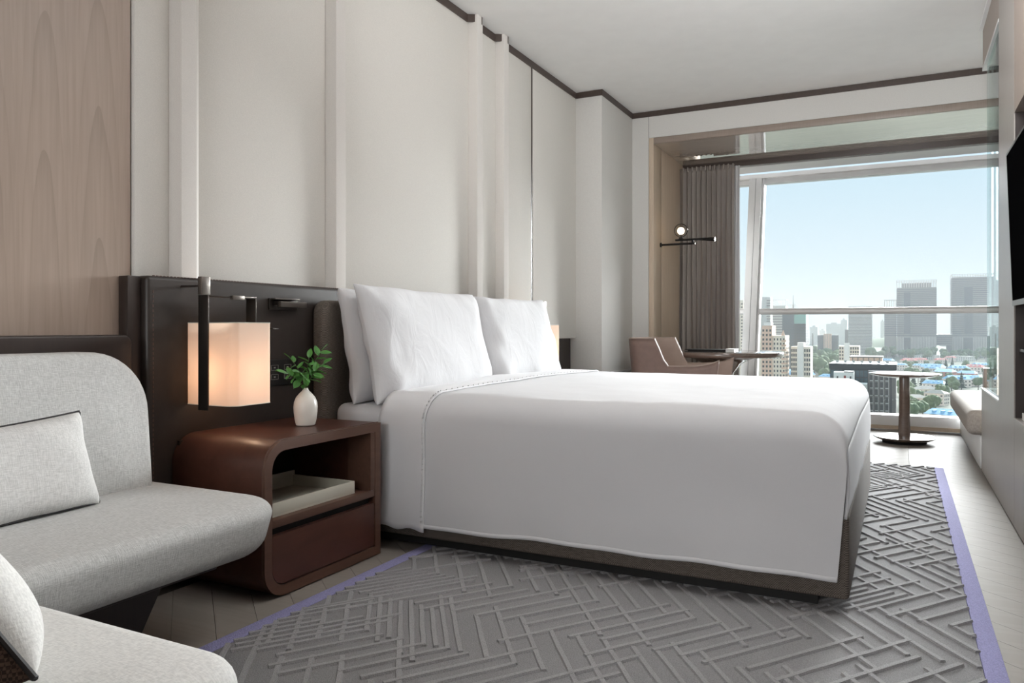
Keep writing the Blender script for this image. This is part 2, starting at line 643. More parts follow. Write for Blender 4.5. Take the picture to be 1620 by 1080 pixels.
def strip(path, t, z0, z1, side=1):
    """a moulding of thickness t following a plan path (offset to its left when side=1)"""
    mb = MB()
    n = len(path)
    off = []
    for i in range(n):
        p = Vector(path[i])
        d0 = (p - Vector(path[i - 1])).normalized() if i else None
        d1 = (Vector(path[i + 1]) - p).normalized() if i < n - 1 else None
        d0 = d0 or d1
        d1 = d1 or d0
        n0, n1 = Vector((-d0.y, d0.x)) * side, Vector((-d1.y, d1.x)) * side
        b = (n0 + n1)
        b = b / max(b.length_squared / 2, 0.15)
        off.append(p + b * t)
    vs_ = []
    for i in range(n):
        a, b = path[i], off[i]
        vs_ += [(a[0], a[1], z0), (b[0], b[1], z0), (b[0], b[1], z1), (a[0], a[1], z1)]
    fs = [(3, 2, 1, 0), tuple((n - 1) * 4 + k for k in range(4))]
    for i in range(n - 1):
        for k in range(4):
            fs.append((i * 4 + k, i * 4 + (k + 1) % 4, (i + 1) * 4 + (k + 1) % 4, (i + 1) * 4 + k))
    return mb.add(vs_, fs)


path = [(-2.482, -2.3), (-2.482, 1.842), (XW, 1.842)]
for y in RIBS:
    path += [(XW, y - 0.02), (-2.418, y + 0.012), (-2.412, y + 0.062), (XW, y + 0.15)]
path += [(XW, 6.075), (-2.235, 6.075), (-2.235, 6.9), (0.60, 6.9)]
struct(strip(path, 0.008, H - 0.05, H - 0.001, -1).build('trim_1', 'trim', smooth=False))

# back wall with its opening, and the oak portal of the window bay
YB = 6.9
mb = MB()
mb.box((-2.66, YB, -0.14), (-2.078, YB + 0.12, H))
mb.box((-2.078, YB, 2.708), (1.7, YB + 0.12, H))
mb.box((1.5, YB, -0.14), (1.7, YB + 0.12, 2.708))
struct(mb.build('wall_back', 'wallpaper', smooth=False))
struct(MB().box((-2.0765, YB - 0.002, 2.708), (-2.0745, YB, H - 0.05)).build('trim_2', 'gap', smooth=False))
portal = struct(MB().box((-2.075, YB - 0.004, 0.0), (-2.03, 7.166, 2.706), 0.002).build('trim_3', 'bay_wood'))
MB().box((-2.075, 7.166, 0.0), (-2.036, 7.176, 2.65)).build('groove', 'gap', portal, smooth=False)
MB().box((-2.075, 7.176, 0.0), (-2.030, 8.75, 2.66), 0.002).build('side_panel', 'bay_wood', portal)
MB().box((-2.0298, YB - 0.004, 2.648), (1.5, YB + 0.0135, 2.706), 0.002).build('head_casing', 'brown_wood', portal)
soff = struct(MB().box((-2.03, YB + 0.014, 2.648), (1.5, 7.97, 2.72)).build('ceiling_bay', 'soffit', smooth=False))
MB().box((-2.03, 7.97, 2.592), (1.5, 7.986, 2.72)).build('curtain_slot_edge', 'trim', soff, smooth=False)
MB().box((-2.03, 8.10, 2.60), (1.5, 8.44, 2.72)).build('metal_soffit', 'alu', soff, smooth=False)
MB().box((-2.03, 7.986, 2.68), (1.5, 8.10, 2.72)).build('slot_lining', 'alu', soff, smooth=False)

# leaning window wall


def gy(z):
    return 8.03 + 0.245 * (z - 0.13)


def lean_box(x0, x1, z0, z1, t0, t1, mb=None):
    """a bar in the leaning glazing plane, t0..t1 measured outwards from the glass"""
    mb = mb or MB()
    vs_ = []
    for z in (z0, z1):
        for x, t in ((x0, t0), (x1, t0), (x1, t1), (x0, t1)):
            vs_.append((x, gy(z) + t, z))
    return mb.add(vs_, [(3, 2, 1, 0), (4, 5, 6, 7), (0, 1, 5, 4), (1, 2, 6, 5), (2, 3, 7, 6), (3, 0, 4, 7)])


win = struct(lean_box(-2.075, 1.5, 2.50, 2.60, -0.03, 0.08).build('window_1', 'alu', smooth=False))
lean_box(-2.03, 1.5, 2.555, 2.60, -0.10, -0.032).build('head_flashing', 'alu_white', win, smooth=False)
mb = lean_box(-1.447, -1.380, 0.10, 2.56, -0.10, 0.06)
lean_box(-1.376, -1.318, 0.10, 2.56, -0.10, 0.06, mb).build('mullion', 'alu', win, smooth=False)
lean_box(-1.3755, -1.3805, 0.10, 2.56, -0.092, 0.05).build('mullion_joint', 'gap', win, smooth=False)
lean_box(-1.316, -1.296, 0.10, 2.56, -0.05, 0.06).build('mullion_fin', 'alu_white', win, smooth=False)
for x0, x1 in ((-2.03, -1.447), (-1.296, 1.5)):
    lean_box(x0, x1, 0.12, 2.52, 0.0, 0.012).build('pane', 'glass', win, smooth=False)
    MB().cyl((x0, gy(1.115) - 0.035, 1.115), (x1, gy(1.115) - 0.035, 1.115), 0.033, n=14).build('rail', 'alu', win)
sill = MB().box((-2.03, 7.985, 0.034), (1.5, 8.16, 0.130), 0.004)
sill.build('sill', 'alu_white', win)
MB().box((-2.03, 7.975, 0.0), (1.5, 8.16, 0.034)).build('sill_skirting', 'bay_wood', win, smooth=False)

# right-hand wall: oak unit with a glazed opening and a niche for the television
XR = 0.482
wr = struct(MB().box((XR, 4.288, 0.012), (0.62, 4.905, H - 0.001)).build('wall_right', 'grey_wood', smooth=False))
MB().box((XR, 4.905, 0.012), (0.60, 5.880, 0.547)).build('low_wall', 'grey_wood', wr, smooth=False)
MB().box((XR, 4.905, 2.633), (0.62, 5.800, 2.872)).build('header', 'brown_wood', wr, smooth=False)
MB().box((XR, 1.2, 0.012), (0.62, 4.284, 0.524)).build('lower_panel', 'grey_wood', wr, smooth=False)
MB().box((XR, 1.2, 1.962), (0.62, 4.284, H - 0.001)).build('upper_panel', 'brown_wood', wr, smooth=False)
MB().box((XR, -2.3, 0.012), (0.62, 1.198, H - 0.001)).build('plain_panel', 'grey_wood', wr, smooth=False)
MB().box((0.62, -2.3, -0.1), (1.7, 4.905, H)).build('core', 'gap', wr, smooth=False)
MB().box((0.60, 1.2, 0.524), (0.619, 4.284, 1.962)).build('niche_back', 'dark_wood', wr, smooth=False)
MB().box((XR + 0.004, 4.270, 0.526), (0.60, 4.2835, 1.960)).build('niche_side', 'dark_wood', wr, smooth=False)
MB().box((XR - 0.004, 4.905, 0.547), (0.604, 5.884, 0.556)).build('low_wall_capping', 'alu', wr, smooth=False)
MB().box((XR - 0.003, 4.905, 2.612), (0.56, 5.80, 2.632)).build('glass_channel', 'alu', wr, smooth=False)
MB().box((XR - 0.022, -2.3, 2.872), (XR + 0.1, 5.80, 2.89), 0.003).build('crown_strip', 'alu_white', wr, smooth=False)
MB().box((XR + 0.01, 4.905, 2.89), (0.62, 5.80, H - 0.001)).build('crown_fill', 'brown_wood', wr, smooth=False)
MB().box((0.495, 4.906, 0.557), (0.507, 5.680, 2.611)).build('glass_screen', 'screen_glass', wr, smooth=False)
MB().box((XR + 0.03, -2.3, 0.0), (0.60, 5.87, 0.0118)).build('baseboard_gap', 'gap', wr, smooth=False)
mb = MB().box((1.5, 4.9, -0.14), (1.7, 8.8, H)).box((0.62, 4.905, -0.14), (1.5, 5.0, H))
struct(mb.build('wall_alcove', 'ceiling', smooth=False))
struct(MB().box((-2.66, 7.0, -0.14), (-2.08, 8.8, 2.8)).build('wall_bay_left', 'wallpaper', smooth=False))
struct(MB().box((-2.66, 6.95, 2.72), (1.7, 8.9, 3.05)).build('roof_bay', 'trim', smooth=False))

# ------------------------------------------------------------------ rug
rug = thing('area_rug', 'grey carved-pile area rug with chevron relief and a violet border under the bed', 'rug', (-0.8, 3.0, 0))
RX0, RX1, RY0, RY1 = -1.835, 0.262, 0.12, 5.86
MB().box((RX0 + 0.057, RY0, 0.0), (RX1 - 0.057, RY1, 0.010), 0.002).build('pile', 'rug', rug)
for xa, xb in ((RX0, RX0 + 0.0565), (RX1 - 0.0565, RX1)):
    MB().box((xa, RY0, 0.0), (xb, RY1, 0.011), 0.003).build('border', 'rug_border', rug)
random.seed(11)
ribs = MB()
px0, px1 = RX0 + 0.06, RX1 - 0.06
rows = []
y = RY0
sg = 1
while y < RY1 - 0.05:
    h = random.choice((0.22, 0.30, 0.36, 0.42, 0.26))
    h = min(h, RY1 - y)
    rows.append((y, y + h, sg))
    sg = -sg
    y += h
ca, sa = math.cos(R(55)), math.sin(R(55))


def add_rib(xa, ya, xb, yb, w, top=0.0175):
    # clip to the field
    def clip(p, q, lo, hi, ax):
        d = q[ax] - p[ax]
        t0, t1 = 0.0, 1.0
        if abs(d) < 1e-9:
            return (p, q) if lo <= p[ax] <= hi else None
        ta, tb = (lo - p[ax]) / d, (hi - p[ax]) / d
        if ta > tb:
            ta, tb = tb, ta
        t0, t1 = max(t0, ta), min(t1, tb)
        if t0 >= t1 - 1e-4:
            return None
        return ((p[0] + (q[0] - p[0]) * t0, p[1] + (q[1] - p[1]) * t0), (p[0] + (q[0] - p[0]) * t1, p[1] + (q[1] - p[1]) * t1))
    r = clip((xa, ya), (xb, yb), px0, px1, 0)
    if r:
        r = clip(r[0], r[1], RY0 + 0.004, RY1 - 0.004, 1)
    if not r:
        return
    p, q = Vector(r[0]), Vector(r[1])
    d = (q - p)
    L = d.length
    if L < 0.02:
        return
    d.normalize()
    nrm = Vector((-d.y, d.x))
    n = max(1, int(L / 0.06))
    vs_ = []
    for i in range(n + 1):
        c = p + d * (L * i / n)
        j = nrm * random.uniform(-0.0012, 0.0012)
        ww = w * random.uniform(0.92, 1.08)
        for k, z in ((-0.5, 0.0095), (-0.36, top), (0.36, top), (0.5, 0.0095)):
            a = c + j + nrm * (ww * k)
            vs_.append((a.x, a.y, z))
    fs = [(0, 1, 2, 3), tuple(n * 4 + k for k in (3, 2, 1, 0))]
    for i in range(n):
        for k in range(3):
            fs.append((i * 4 + k, i * 4 + k + 1, (i + 1) * 4 + k + 1, (i + 1) * 4 + k))
    ribs.add(vs_, fs)


xoff = 0.0
for y0, y1, sg in rows:
    h = y1 - y0
    x = px0 - 0.7
    run = 0
    while x < px1 + 0.7:
        if run <= 0:
            step = random.choice((0.075, 0.105, 0.042, 0.088, 0.08))
            run = random.randint(4, 8)
        run -= 1
        e0 = random.choice((0, 0, 0, 0.5, 0.9)) * h * random.random()
        e1 = random.choice((0, 0, 0, 0.5, 0.9)) * h * random.random()
        ya, yb = y0 - e0, y1 + e1
        k = ca / sa * sg
        xm = x
        add_rib(xm + k * (ya - y0 - h / 2), ya, xm + k * (yb - y0 - h / 2), yb, 0.019, 0.0168 + 0.0006 * sg + random.uniform(0, 0.0004))
        x += step
stuff(ribs.build('carved_ribs', 'rug_rib', rug, smooth=False))

# ------------------------------------------------------------------ headboard wall panel (leather)
hb = thing('headboard', 'long dark brown leather headboard panel with stitched edges along the wall behind the bed', 'headboard', (-2.44, 3.3, 0))
MB().box((-2.469, 1.845, 0.02), (-2.400, 4.80, 1.138), 0.016, 3).build('leather_panel', 'leather_dark', hb)
MB().box((-2.4812, 1.790, 0.02), (-2.430, 1.8435, 1.135), 0.004).build('end_board', 'dark_wood', hb)
st = MB()
for i in range(190):
    yy = 1.875 + i * 0.0152
    st.box((-2.4115, yy, 1.1368), (-2.4085, yy + 0.009, 1.1395))
for i in range(60):
    zz = 0.06 + i * 0.0172
    st.box((-2.4012, 1.868, zz), (-2.3988, 1.871, zz + 0.010))
stuff(st.build('stitching', 'thread', hb, smooth=False))

sw = thing('switch_panel', 'black switch panel with four outlined buttons on the headboard above the nightstand', 'switch', (-2.395, 2.50, 0.756))
MB().box((-2.4005, 2.395, 0.700), (-2.392, 2.605, 0.812), 0.002).build('plate', 'switch', sw)
for yy in (2.462, 2.540):
    for zz in (0.778, 0.738):
        fr = MB()
        a, b, t = 0.021, 0.0115, 0.0016
        fr.box((-2.3925, yy - a, zz - b), (-2.3905, yy + a, zz - b + t)).box((-2.3925, yy - a, zz + b - t), (-2.3905, yy + a, zz + b))
        fr.box((-2.3925, yy - a, zz - b), (-2.3905, yy - a + t, zz + b)).box((-2.3925, yy + a - t, zz - b), (-2.3905, yy + a, zz + b))
        fr.box((-2.3925, yy - 0.005, zz - 0.003), (-2.3912, yy + 0.005, zz + 0.003))
        fo = fr.build('button_outline', 'switch_line', sw, smooth=False)

rl = thing('reading_light', 'slim dark metal reading light folded flat on the headboard beside the bed', 'wall lamp', (-2.39, 2.52, 1.05))
MB().box((-2.4005, 2.432, 1.026), (-2.392, 2.600, 1.076), 0.002).build('back_plate', 'bronze', rl)
MB().box((-2.392, 2.452, 1.045), (-2.358, 2.472, 1.063), 0.002).build('pivot', 'bronze', rl)
MB().box((-2.366, 2.452, 1.038), (-2.346, 2.612, 1.062), 0.002).build('light_head', 'bronze_light', rl)
MB().box((-2.392, 2.440, 1.070), (-2.366, 2.590, 1.076), 0.001).build('top_flange', 'bronze_light', rl)

# ------------------------------------------------------------------ bed
bed = thing('bed', 'wide double bed with brown woven base, headrest and smooth white duvet', 'bed', (-1.2, 3.7, 0))
BY0, BY1, BX0, BX1 = 2.711, 4.74, -2.32, -0.146
MB().soft((BX0 + BX1) / 2, (BY0 + BY1) / 2, (BX1 - BX0) / 2, (BY1 - BY0) / 2, 0.02, 0.060, 0.335, 0.012, nc=4, ne=3, ncap=2).build('base', 'bed_weave', bed)
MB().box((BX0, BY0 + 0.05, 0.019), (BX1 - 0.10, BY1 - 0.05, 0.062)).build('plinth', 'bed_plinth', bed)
hp = MB().soft(3.735, 0.58, 1.040, 0.495, [0.06, 0.06, 0.01, 0.01], -2.398, -2.318, 0.028, 'yzx', crown=0.006)
hp.build('headrest', 'bed_weave', bed)
MB().soft((-2.31 - 0.17) / 2, (2.735 + 4.715) / 2, (2.31 - 0.17) / 2, (4.715 - 2.735) / 2, 0.06, 0.32, 0.605, 0.045, crown=0.006, nc=6).build('mattress', 'sheet', bed)

DX0, DX1, DYN, DYF = -1.995, -0.150, 2.690, 4.750
ZT, RR = 0.667, 0.105


def wr_n(x, y, z, s, a):
    return a * mnoise.noise(Vector((x * s, y * s, z * s)))


def duvet_section(x, off=0.0, hem=0.122, far_hem=0.33, drop=0.0, n_side=22, n_r=9, n_top=40):
    """near hem -> up -> over the top -> far hem, as a list of points"""
    zt = ZT - drop + off
    yn, yf = DYN - off, DYF + off
    r = RR if drop < 0.01 else max(RR - drop * 0.3, 0.05)
    pts = []
    zs = zt - r
    for i in range(n_side):
        t = i / n_side
        z = hem + (zs - hem) * t
        amp = (1 - t)
        w = 0.010 * amp * math.sin(x * 5.2 + 0.6) + wr_n(x, 0.3, z, 4.0, 0.010 * amp) + wr_n(x + z * 0.9, 1.3, z, 9.0, 0.0035)
        sag = 0.016 * math.sin(PI * t) ** 2
        fx = 0.030 * (1 - t) * max(0.0, min(1.0, (x - (DX1 - 0.30)) / 0.30))
        pts.append((x - fx, yn - 0.006 * amp + w * 0.6 + sag * 0.3, z))
    for i in range(n_r):
        a = PI / 2 * i / n_r
        pts.append((x, yn + r - r * math.cos(a), zs + r * math.sin(a)))
    for i in range(n_top + 1):
        t = i / n_top
        y = yn + r + (yf - yn - 2 * r) * t
        bulge = 0.012 * math.sin(PI * t)
        pts.append((x, y, zt + bulge + wr_n(x, y, 0, 2.2, 0.006) + wr_n(x * 1.4, y, 4, 7.0, 0.0022)))
    for i in range(1, n_r + 1):
        a = PI / 2 * (1 - i / n_r)
        pts.append((x, yf - r + r * math.cos(a), zs + r * math.sin(a)))
    for i in range(1, 9):
        t = i / 8
        pts.append((x, yf, zs + (far_hem - zs) * t))
    return pts


def loft(rows_):
    mb = MB()
    n = len(rows_[0])
    vs_ = [p for r in rows_ for p in r]
    fs = []
    for i in range(len(rows_) - 1):
        for k in range(n - 1):
            fs.append((i * n + k, i * n + k + 1, (i + 1) * n + k + 1, (i + 1) * n + k))
    return mb.add(vs_, fs)


def hem_z(x):
    t = (x - DX0) / (DX1 - DX0)
    return 0.110 + 0.018 * t + 0.003 * math.sin(x * 9) + 0.002 * math.sin(x * 19 + 1)


rows_ = []
xs = [DX0 + (DX1 - 0.12 - DX0) * i / 60 for i in range(61)]
for x in xs:
    rows_.append(duvet_section(x, hem=hem_z(x)))
for i in range(1, 11):
    a = PI / 2 * i / 10
    x = DX1 - 0.12 + 0.12 * math.sin(a)
    d = 0.11 * (1 - math.cos(a))
    sec = duvet_section(x, hem=hem_z(x), drop=d)
    rows_.append(sec)
mb = loft(rows_)
# foot face, tucked in above the base
last = rows_[-1]
top = last[26:-12]


def foot(u, v):
    i = u * (len(top) - 1)
    k = min(int(i), len(top) - 2)
    f = i - k
    a = Vector(top[k]).lerp(Vector(top[k + 1]), f)
    zb = 0.325
    z = a.z + (zb - a.z) * v
    return (a.x + 0.006 * math.sin(PI * v) + wr_n(a.y, z, 1.0, 3.5, 0.006) * v, a.y, z)


mb.grid(foot, len(top) - 1, 12, flip=True)
dv = mb.build('duvet', 'duvet', bed, angle=70)
md = dv.modifiers.new('thickness', 'SOLIDIFY')
md.thickness = 0.010
md.offset = -1
# stitched hem along the near side
hm = MB()
hr = []
for i in range(81):
    x = DX0 + 0.002 + (DX1 - 0.004 - DX0) * i / 80
    s_ = duvet_section(x, hem=hem_z(x))
    hr.append([(p[0], p[1] - 0.0035, p[2]) for p in (s_[0], (s_[0][0], s_[0][1] + (s_[1][1] - s_[0][1]) * 0.8, s_[0][2] + 0.016))])
hm = loft(hr)
ho = hm.build('hem', 'sheet', bed)
md = ho.modifiers.new('thickness', 'SOLIDIFY')
md.thickness = 0.003
# sheet folded back over the duvet at the head end
rows_ = []
for i in range(12):
    x = DX0 - 0.012 + 0.235 * i / 11
    rows_.append([(p[0] + 0.02 * max(0, p[2] - 0.55) / 0.1, p[1], p[2]) for p in duvet_section(x, 0.009, hem=0.100 + 0.006 * math.sin(i))])
fo = loft(rows_).build('sheet_fold', 'sheet', bed, angle=70)
md = fo.modifiers.new('thickness', 'SOLIDIFY')
md.thickness = 0.007
md.offset = -1
st = MB()
edge = [Vector(p) for p in rows_[-1]]
acc = 0
for a, b in zip(edge[:-14], edge[1:-13]):
    d = b - a
    acc += d.length
    while acc > 0.012:
        acc -= 0.012
        c = b + Vector((-0.010, -0.0012, 0.0012))
        st.box((c.x - 0.0012, c.y - 0.002, c.z - 0.003), (c.x + 0.0012, c.y + 0.002, c.z + 0.003))
stuff(st.build('hem_stitching', 'alu', bed, smooth=False))


def pillow_mb(w, h, t, seed=0, kx=0.05, ky=0.05, n=34, crease=0.012, pw=0.42, sides=(1, -1)):
    """a stuffed cushion in its own plane: x across, z up, y through"""
    mb = MB()
    rs = random.Random(seed)
    o = Vector((rs.random() * 9, rs.random() * 9, rs.random() * 9))

    def pt(p, q, side):
        x = w / 2 * p * (1 - kx * (1 - q * q) * abs(p) ** 3)
        z = h / 2 * q * (1 - ky * (1 - p * p) * abs(q) ** 3)
        f = max(0.0, (1 - p ** 4) * (1 - q ** 4)) ** pw
        y = t / 2 * f
        edge_ = (1 - f) * f * 4
        y += edge_ * crease * mnoise.noise(Vector((x * 9, z * 9, side * 3)) + o) + f * crease * 0.5 * mnoise.noise(Vector((x * 4, z * 4, side * 5)) + o)
        return (x, y * side, z)

    for side in sides:
        mb.grid(lambda u, v: pt(-math.cos(PI * u), -math.cos(PI * v), side), n, n, flip=side < 0)
    rim = []
    m = 40
    for k in range(m):
        rim.append(pt(-math.cos(PI * k / m), -1, 1))
    for k in range(m):
        rim.append(pt(1, -math.cos(PI * k / m), 1))
    for k in range(m):
        rim.append(pt(math.cos(PI * k / m), 1, 1))
    for k in range(m):
        rim.append(pt(-1, math.cos(PI * k / m), 1))
    return mb, rim


def place(mb, mat4):
    mb.v = [tuple(mat4 @ Vector(p)) for p in mb.v]
    return mb


def pose(loc, rz, lean, roll=0.0):
    """local x across, local z up, local -y is the front; lean tips the top backwards"""
    return Matrix.Translation(loc) @ Matrix.Rotation(rz, 4, 'Z') @ Matrix.Rotation(lean, 4, 'X') @ Matrix.Rotation(roll, 4, 'Y')


for nm, lab, yc, xc, zc, w, h, lean, sd, rl_ in (
        ('pillow', 'white pillow standing upright at the back, against the headrest by the nightstand', 3.24, -2.225, 0.868, 1.02, 0.53, 9, 1, 0),
        ('pillow', 'white pillow at the back on the far half of the bed, hidden behind another', 4.16, -2.232, 0.868, 0.90, 0.53, 9, 2, 0),
        ('pillow', 'large white pillow leaning in front on the nightstand half of the bed', 3.215, -2.085, 0.875, 1.05, 0.545, 14, 3, 0.5),
        ('pillow', 'white pillow leaning in front on the far half of the bed by the window', 4.175, -2.075, 0.872, 0.97, 0.53, 14, 4, -0.5)):
    p, rim = pillow_mb(w, h, 0.17, sd, crease=0.022)
    mt = pose((xc, yc, zc), R(90), R(-lean), R(rl_))
    o = place(p, mt).build(nm, 'pillow', origin=(xc, yc, zc), angle=80)
    tag(o, lab, 'pillow', 'bed pillows')

# ------------------------------------------------------------------ nightstands


def nightstand(label, yc, sgn):
    """yc: middle of its width; sgn=1 puts the rounded flank on the -y side"""
    t = thing('nightstand', label, 'nightstand', (-2.17, yc, 0.0), 0, 'nightstands either side of the bed')
    HW = 0.3275
    xb, xf = -2.398, -1.94
    Y = lambda y: yc + sgn * y

    def ring(inset, r0):
        z0, z1 = 0.006 + inset, 0.553 - inset
        a0, a1 = -HW + inset, HW - inset
        r = max(r0 - inset, 0.004)
        pts = []
        for k in range(9):
            a = PI / 2 + PI / 2 * k / 8
            pts.append((a0 + r + r * math.cos(a), z1 - r + r * math.sin(a)))
        for k in range(9):
            a = PI + PI / 2 * k / 8
            pts.append((a0 + r + r * math.cos(a), z0 + r + r * math.sin(a)))
        pts.append((a1, z0))
        pts.append((a1, z1))
        return pts
    o_, i_ = ring(0, 0.10), ring(0.036, 0.10)
    n = len(o_)

    def shell(x0, x1):
        vs_ = []
        for x in (x0, x1):
            for p in o_ + i_:
                vs_.append((x, Y(p[0]), p[1]))
        fs = []
        for k in range(n):
            j = (k + 1) % n
            fs += [(k, j, 2 * n + j, 2 * n + k), (n + j, n + k, 3 * n + k, 3 * n + j), (j, k, n + k, n + j), (2 * n + k, 2 * n + j, 3 * n + j, 3 * n + k)]
        return MB().add(vs_, fs)
    shell(xb, xf - 0.012).build('shell', 'walnut', t)
    shell(xf - 0.0118, xf).build('edge_band', 'walnut_edge', t)
    MB().box((xb + 0.002, Y(-HW + 0.02), 0.03), (xb + 0.014, Y(HW - 0.02), 0.53)).build('back_panel', 'walnut_in', t, smooth=False)
    MB().box((xb + 0.014, Y(-HW + 0.037), 0.250), (xf - 0.002, Y(HW - 0.037), 0.278), 0.002).build('shelf', 'walnut_edge', t)
    MB().box((-2.06, Y(HW - 0.064), 0.279), (xf - 0.002, Y(HW - 0.037), 0.516)).build('stile', 'walnut_edge', t, smooth=False)
    # drawer front with one rounded corner
    pts = []
    a0, a1, z0, z1, r = -HW + 0.040, HW - 0.040, 0.047, 0.222, 0.058
    for k in range(9):
        a = PI + PI / 2 * k / 8
        pts.append((Y(a0 + r + r * math.cos(a)), z0 + r + r * math.sin(a)))
    pts += [(Y(a1), z0), (Y(a1), z1), (Y(a0), z1)]
    dr = MB().prism(pts, xf - 0.03, xf - 0.003, 'yzx').build('drawer', 'walnut', t, smooth=False)
    MB().box((xf - 0.03, Y(a0 + 0.01), 0.2225), (xf - 0.024, Y(a1 - 0.01), 0.2485)).build('finger_gap', 'gap', dr, smooth=False)
    # seam stitched along the front edge
    sm = MB()
    for k in range(8, 0, -1):
        pass
    path_ = [(xf - 0.012, Y(p[0] * 1.0), p[1]) for p in [(HW - 0.002, 0.5545)] + [(q[0], q[1] + 0.0012) for q in o_[:17]]]
    sm.tube(path_, 0.0016, 5)
    sm.build('edge_seam', 'thread', t)
    return t


nightstand('red brown rounded nightstand with open shelf between sofa and bed', 2.2775, 1)
nightstand('red brown nightstand on the far side of the bed near the column', 5.12, -1)

ty = thing('tray', 'cream open tray lying on the shelf of the near nightstand', 'tray', (-2.12, 2.23, 0.2785))
tx0, tx1, ty0, ty1, tz0, tz1 = -2.30, -1.972, 2.00, 2.475, 0.2785, 0.334
MB().box((tx0, ty0, tz0), (tx1, ty1, tz0 + 0.006)).build('bottom', 'tray', ty, smooth=False)
MB().box((tx1 - 0.010, ty0, tz0 + 0.006), (tx1, ty1, tz1 - 0.006), 0.001).build('side_wall', 'tray', ty)
MB().box((tx0, ty0, tz0 + 0.006), (tx0 + 0.010, ty0 + 0.17, tz1 + 0.012), 0.001).build('side_wall', 'tray', ty)
MB().box((tx0, ty1 - 0.17, tz0 + 0.006), (tx0 + 0.010, ty1, tz1 + 0.012), 0.001).build('side_wall', 'tray', ty)
MB().box((tx0 + 0.010, ty0, tz0 + 0.006), (tx1 - 0.010, ty0 + 0.010, tz1)).build('end_wall', 'tray', ty, smooth=False)
MB().box((tx0 + 0.010, ty1 - 0.010, tz0 + 0.006), (tx1 - 0.010, ty1, tz1 - 0.006)).build('end_wall', 'tray', ty, smooth=False)

# ------------------------------------------------------------------ vase with a leafy sprig
VX, VY, VZ = -2.150, 2.385, 0.5535
vs_t = thing('vase', 'small white ceramic bottle vase holding a green leafy sprig on the near nightstand', 'vase', (VX, VY, VZ))
prof = [(0.001, 0.0), (0.040, 0.0), (0.046, 0.004), (0.052, 0.025), (0.0565, 0.055), (0.0575, 0.075), (0.055, 0.095), (0.046, 0.114), (0.030, 0.130), (0.017, 0.140), (0.0125, 0.147), (0.0125, 0.152), (0.0105, 0.152), (0.0100, 0.140)]
MB().lathe([(max(0.001, r_ * 0.83), z_) for r_, z_ in prof], (VX, VY, VZ), 36, cap=False).build('body', 'vase', vs_t)
random.seed(5)
leaf_mb = MB()


def leaf_shape(u, v):
    w = 0.0140 * math.sin(PI * min(1, u * 1.0)) ** 0.7 * (1 - 0.25 * u)
    a = (v - 0.5) * 2
    return (a * w, u * 0.046, 0.004 * abs(a) + -0.007 * u * u)


leaf_mb.grid(leaf_shape, 8, 4)
leaf_proto = None


def add_leaf(p, d, s, parent):
    global leaf_proto
    if leaf_proto is None:
        leaf_proto = leaf_mb.build('leaf', 'leaf', parent, local=True)
        o = leaf_proto
    else:
        o = leaf_proto.copy()
        COL.objects.link(o)
        o.parent = parent
    d = Vector(d).normalized()
    q = d.to_track_quat('Y', 'Z')
    o.rotation_mode = 'QUATERNION'
    from mathutils import Quaternion
    o.rotation_quaternion = q @ Quaternion((0, 1, 0), random.uniform(-0.7, 0.7))
    o.location = Vector(p)
    o.scale = (s, s, s)


stems = [((0.012, 0.085, 0.150), 9), ((-0.020, -0.085, 0.060), 8), ((-0.030, -0.050, 0.115), 7), ((0.030, 0.075, 0.095), 7), ((0.045, 0.020, 0.075), 6), ((0.035, -0.040, 0.05), 6), ((0.0, 0.02, 0.12), 6)]
for (tip, nl) in stems:
    p0 = Vector((0, 0, 0.135))
    p3 = Vector((tip[0], tip[1], 0.152 + tip[2]))
    p1 = Vector((tip[0] * 0.1, tip[1] * 0.15, 0.150 + tip[2] * 0.5))
    pts = []
    for i in range(9):
        t = i / 8
        pts.append(p0 * (1 - t) ** 2 + p1 * (2 * t * (1 - t)) + p3 * t * t)
    MB().tube([tuple(p) for p in pts], 0.0011, 5).build('stem', 'stem', vs_t, local=True)
    for i in range(nl):
        t = 0.38 + 0.62 * i / max(1, nl - 1)
        p = p0 * (1 - t) ** 2 + p1 * (2 * t * (1 - t)) + p3 * t * t
        tan = (p1 - p0) * (2 * (1 - t)) + (p3 - p1) * (2 * t)
        tan.normalize()
        sd = tan.cross(Vector((0.6, -0.3, 0.75))).normalized() * (1 if i % 2 else -1)
        d = tan * 0.55 + sd * 0.9 + Vector((random.uniform(-.25, .35), random.uniform(-.25, .25), random.uniform(-.25, .15)))
        if i == nl - 1:
            d = tan
        add_leaf(p, d, random.uniform(0.8, 1.15), vs_t)

# ------------------------------------------------------------------ wall sconces


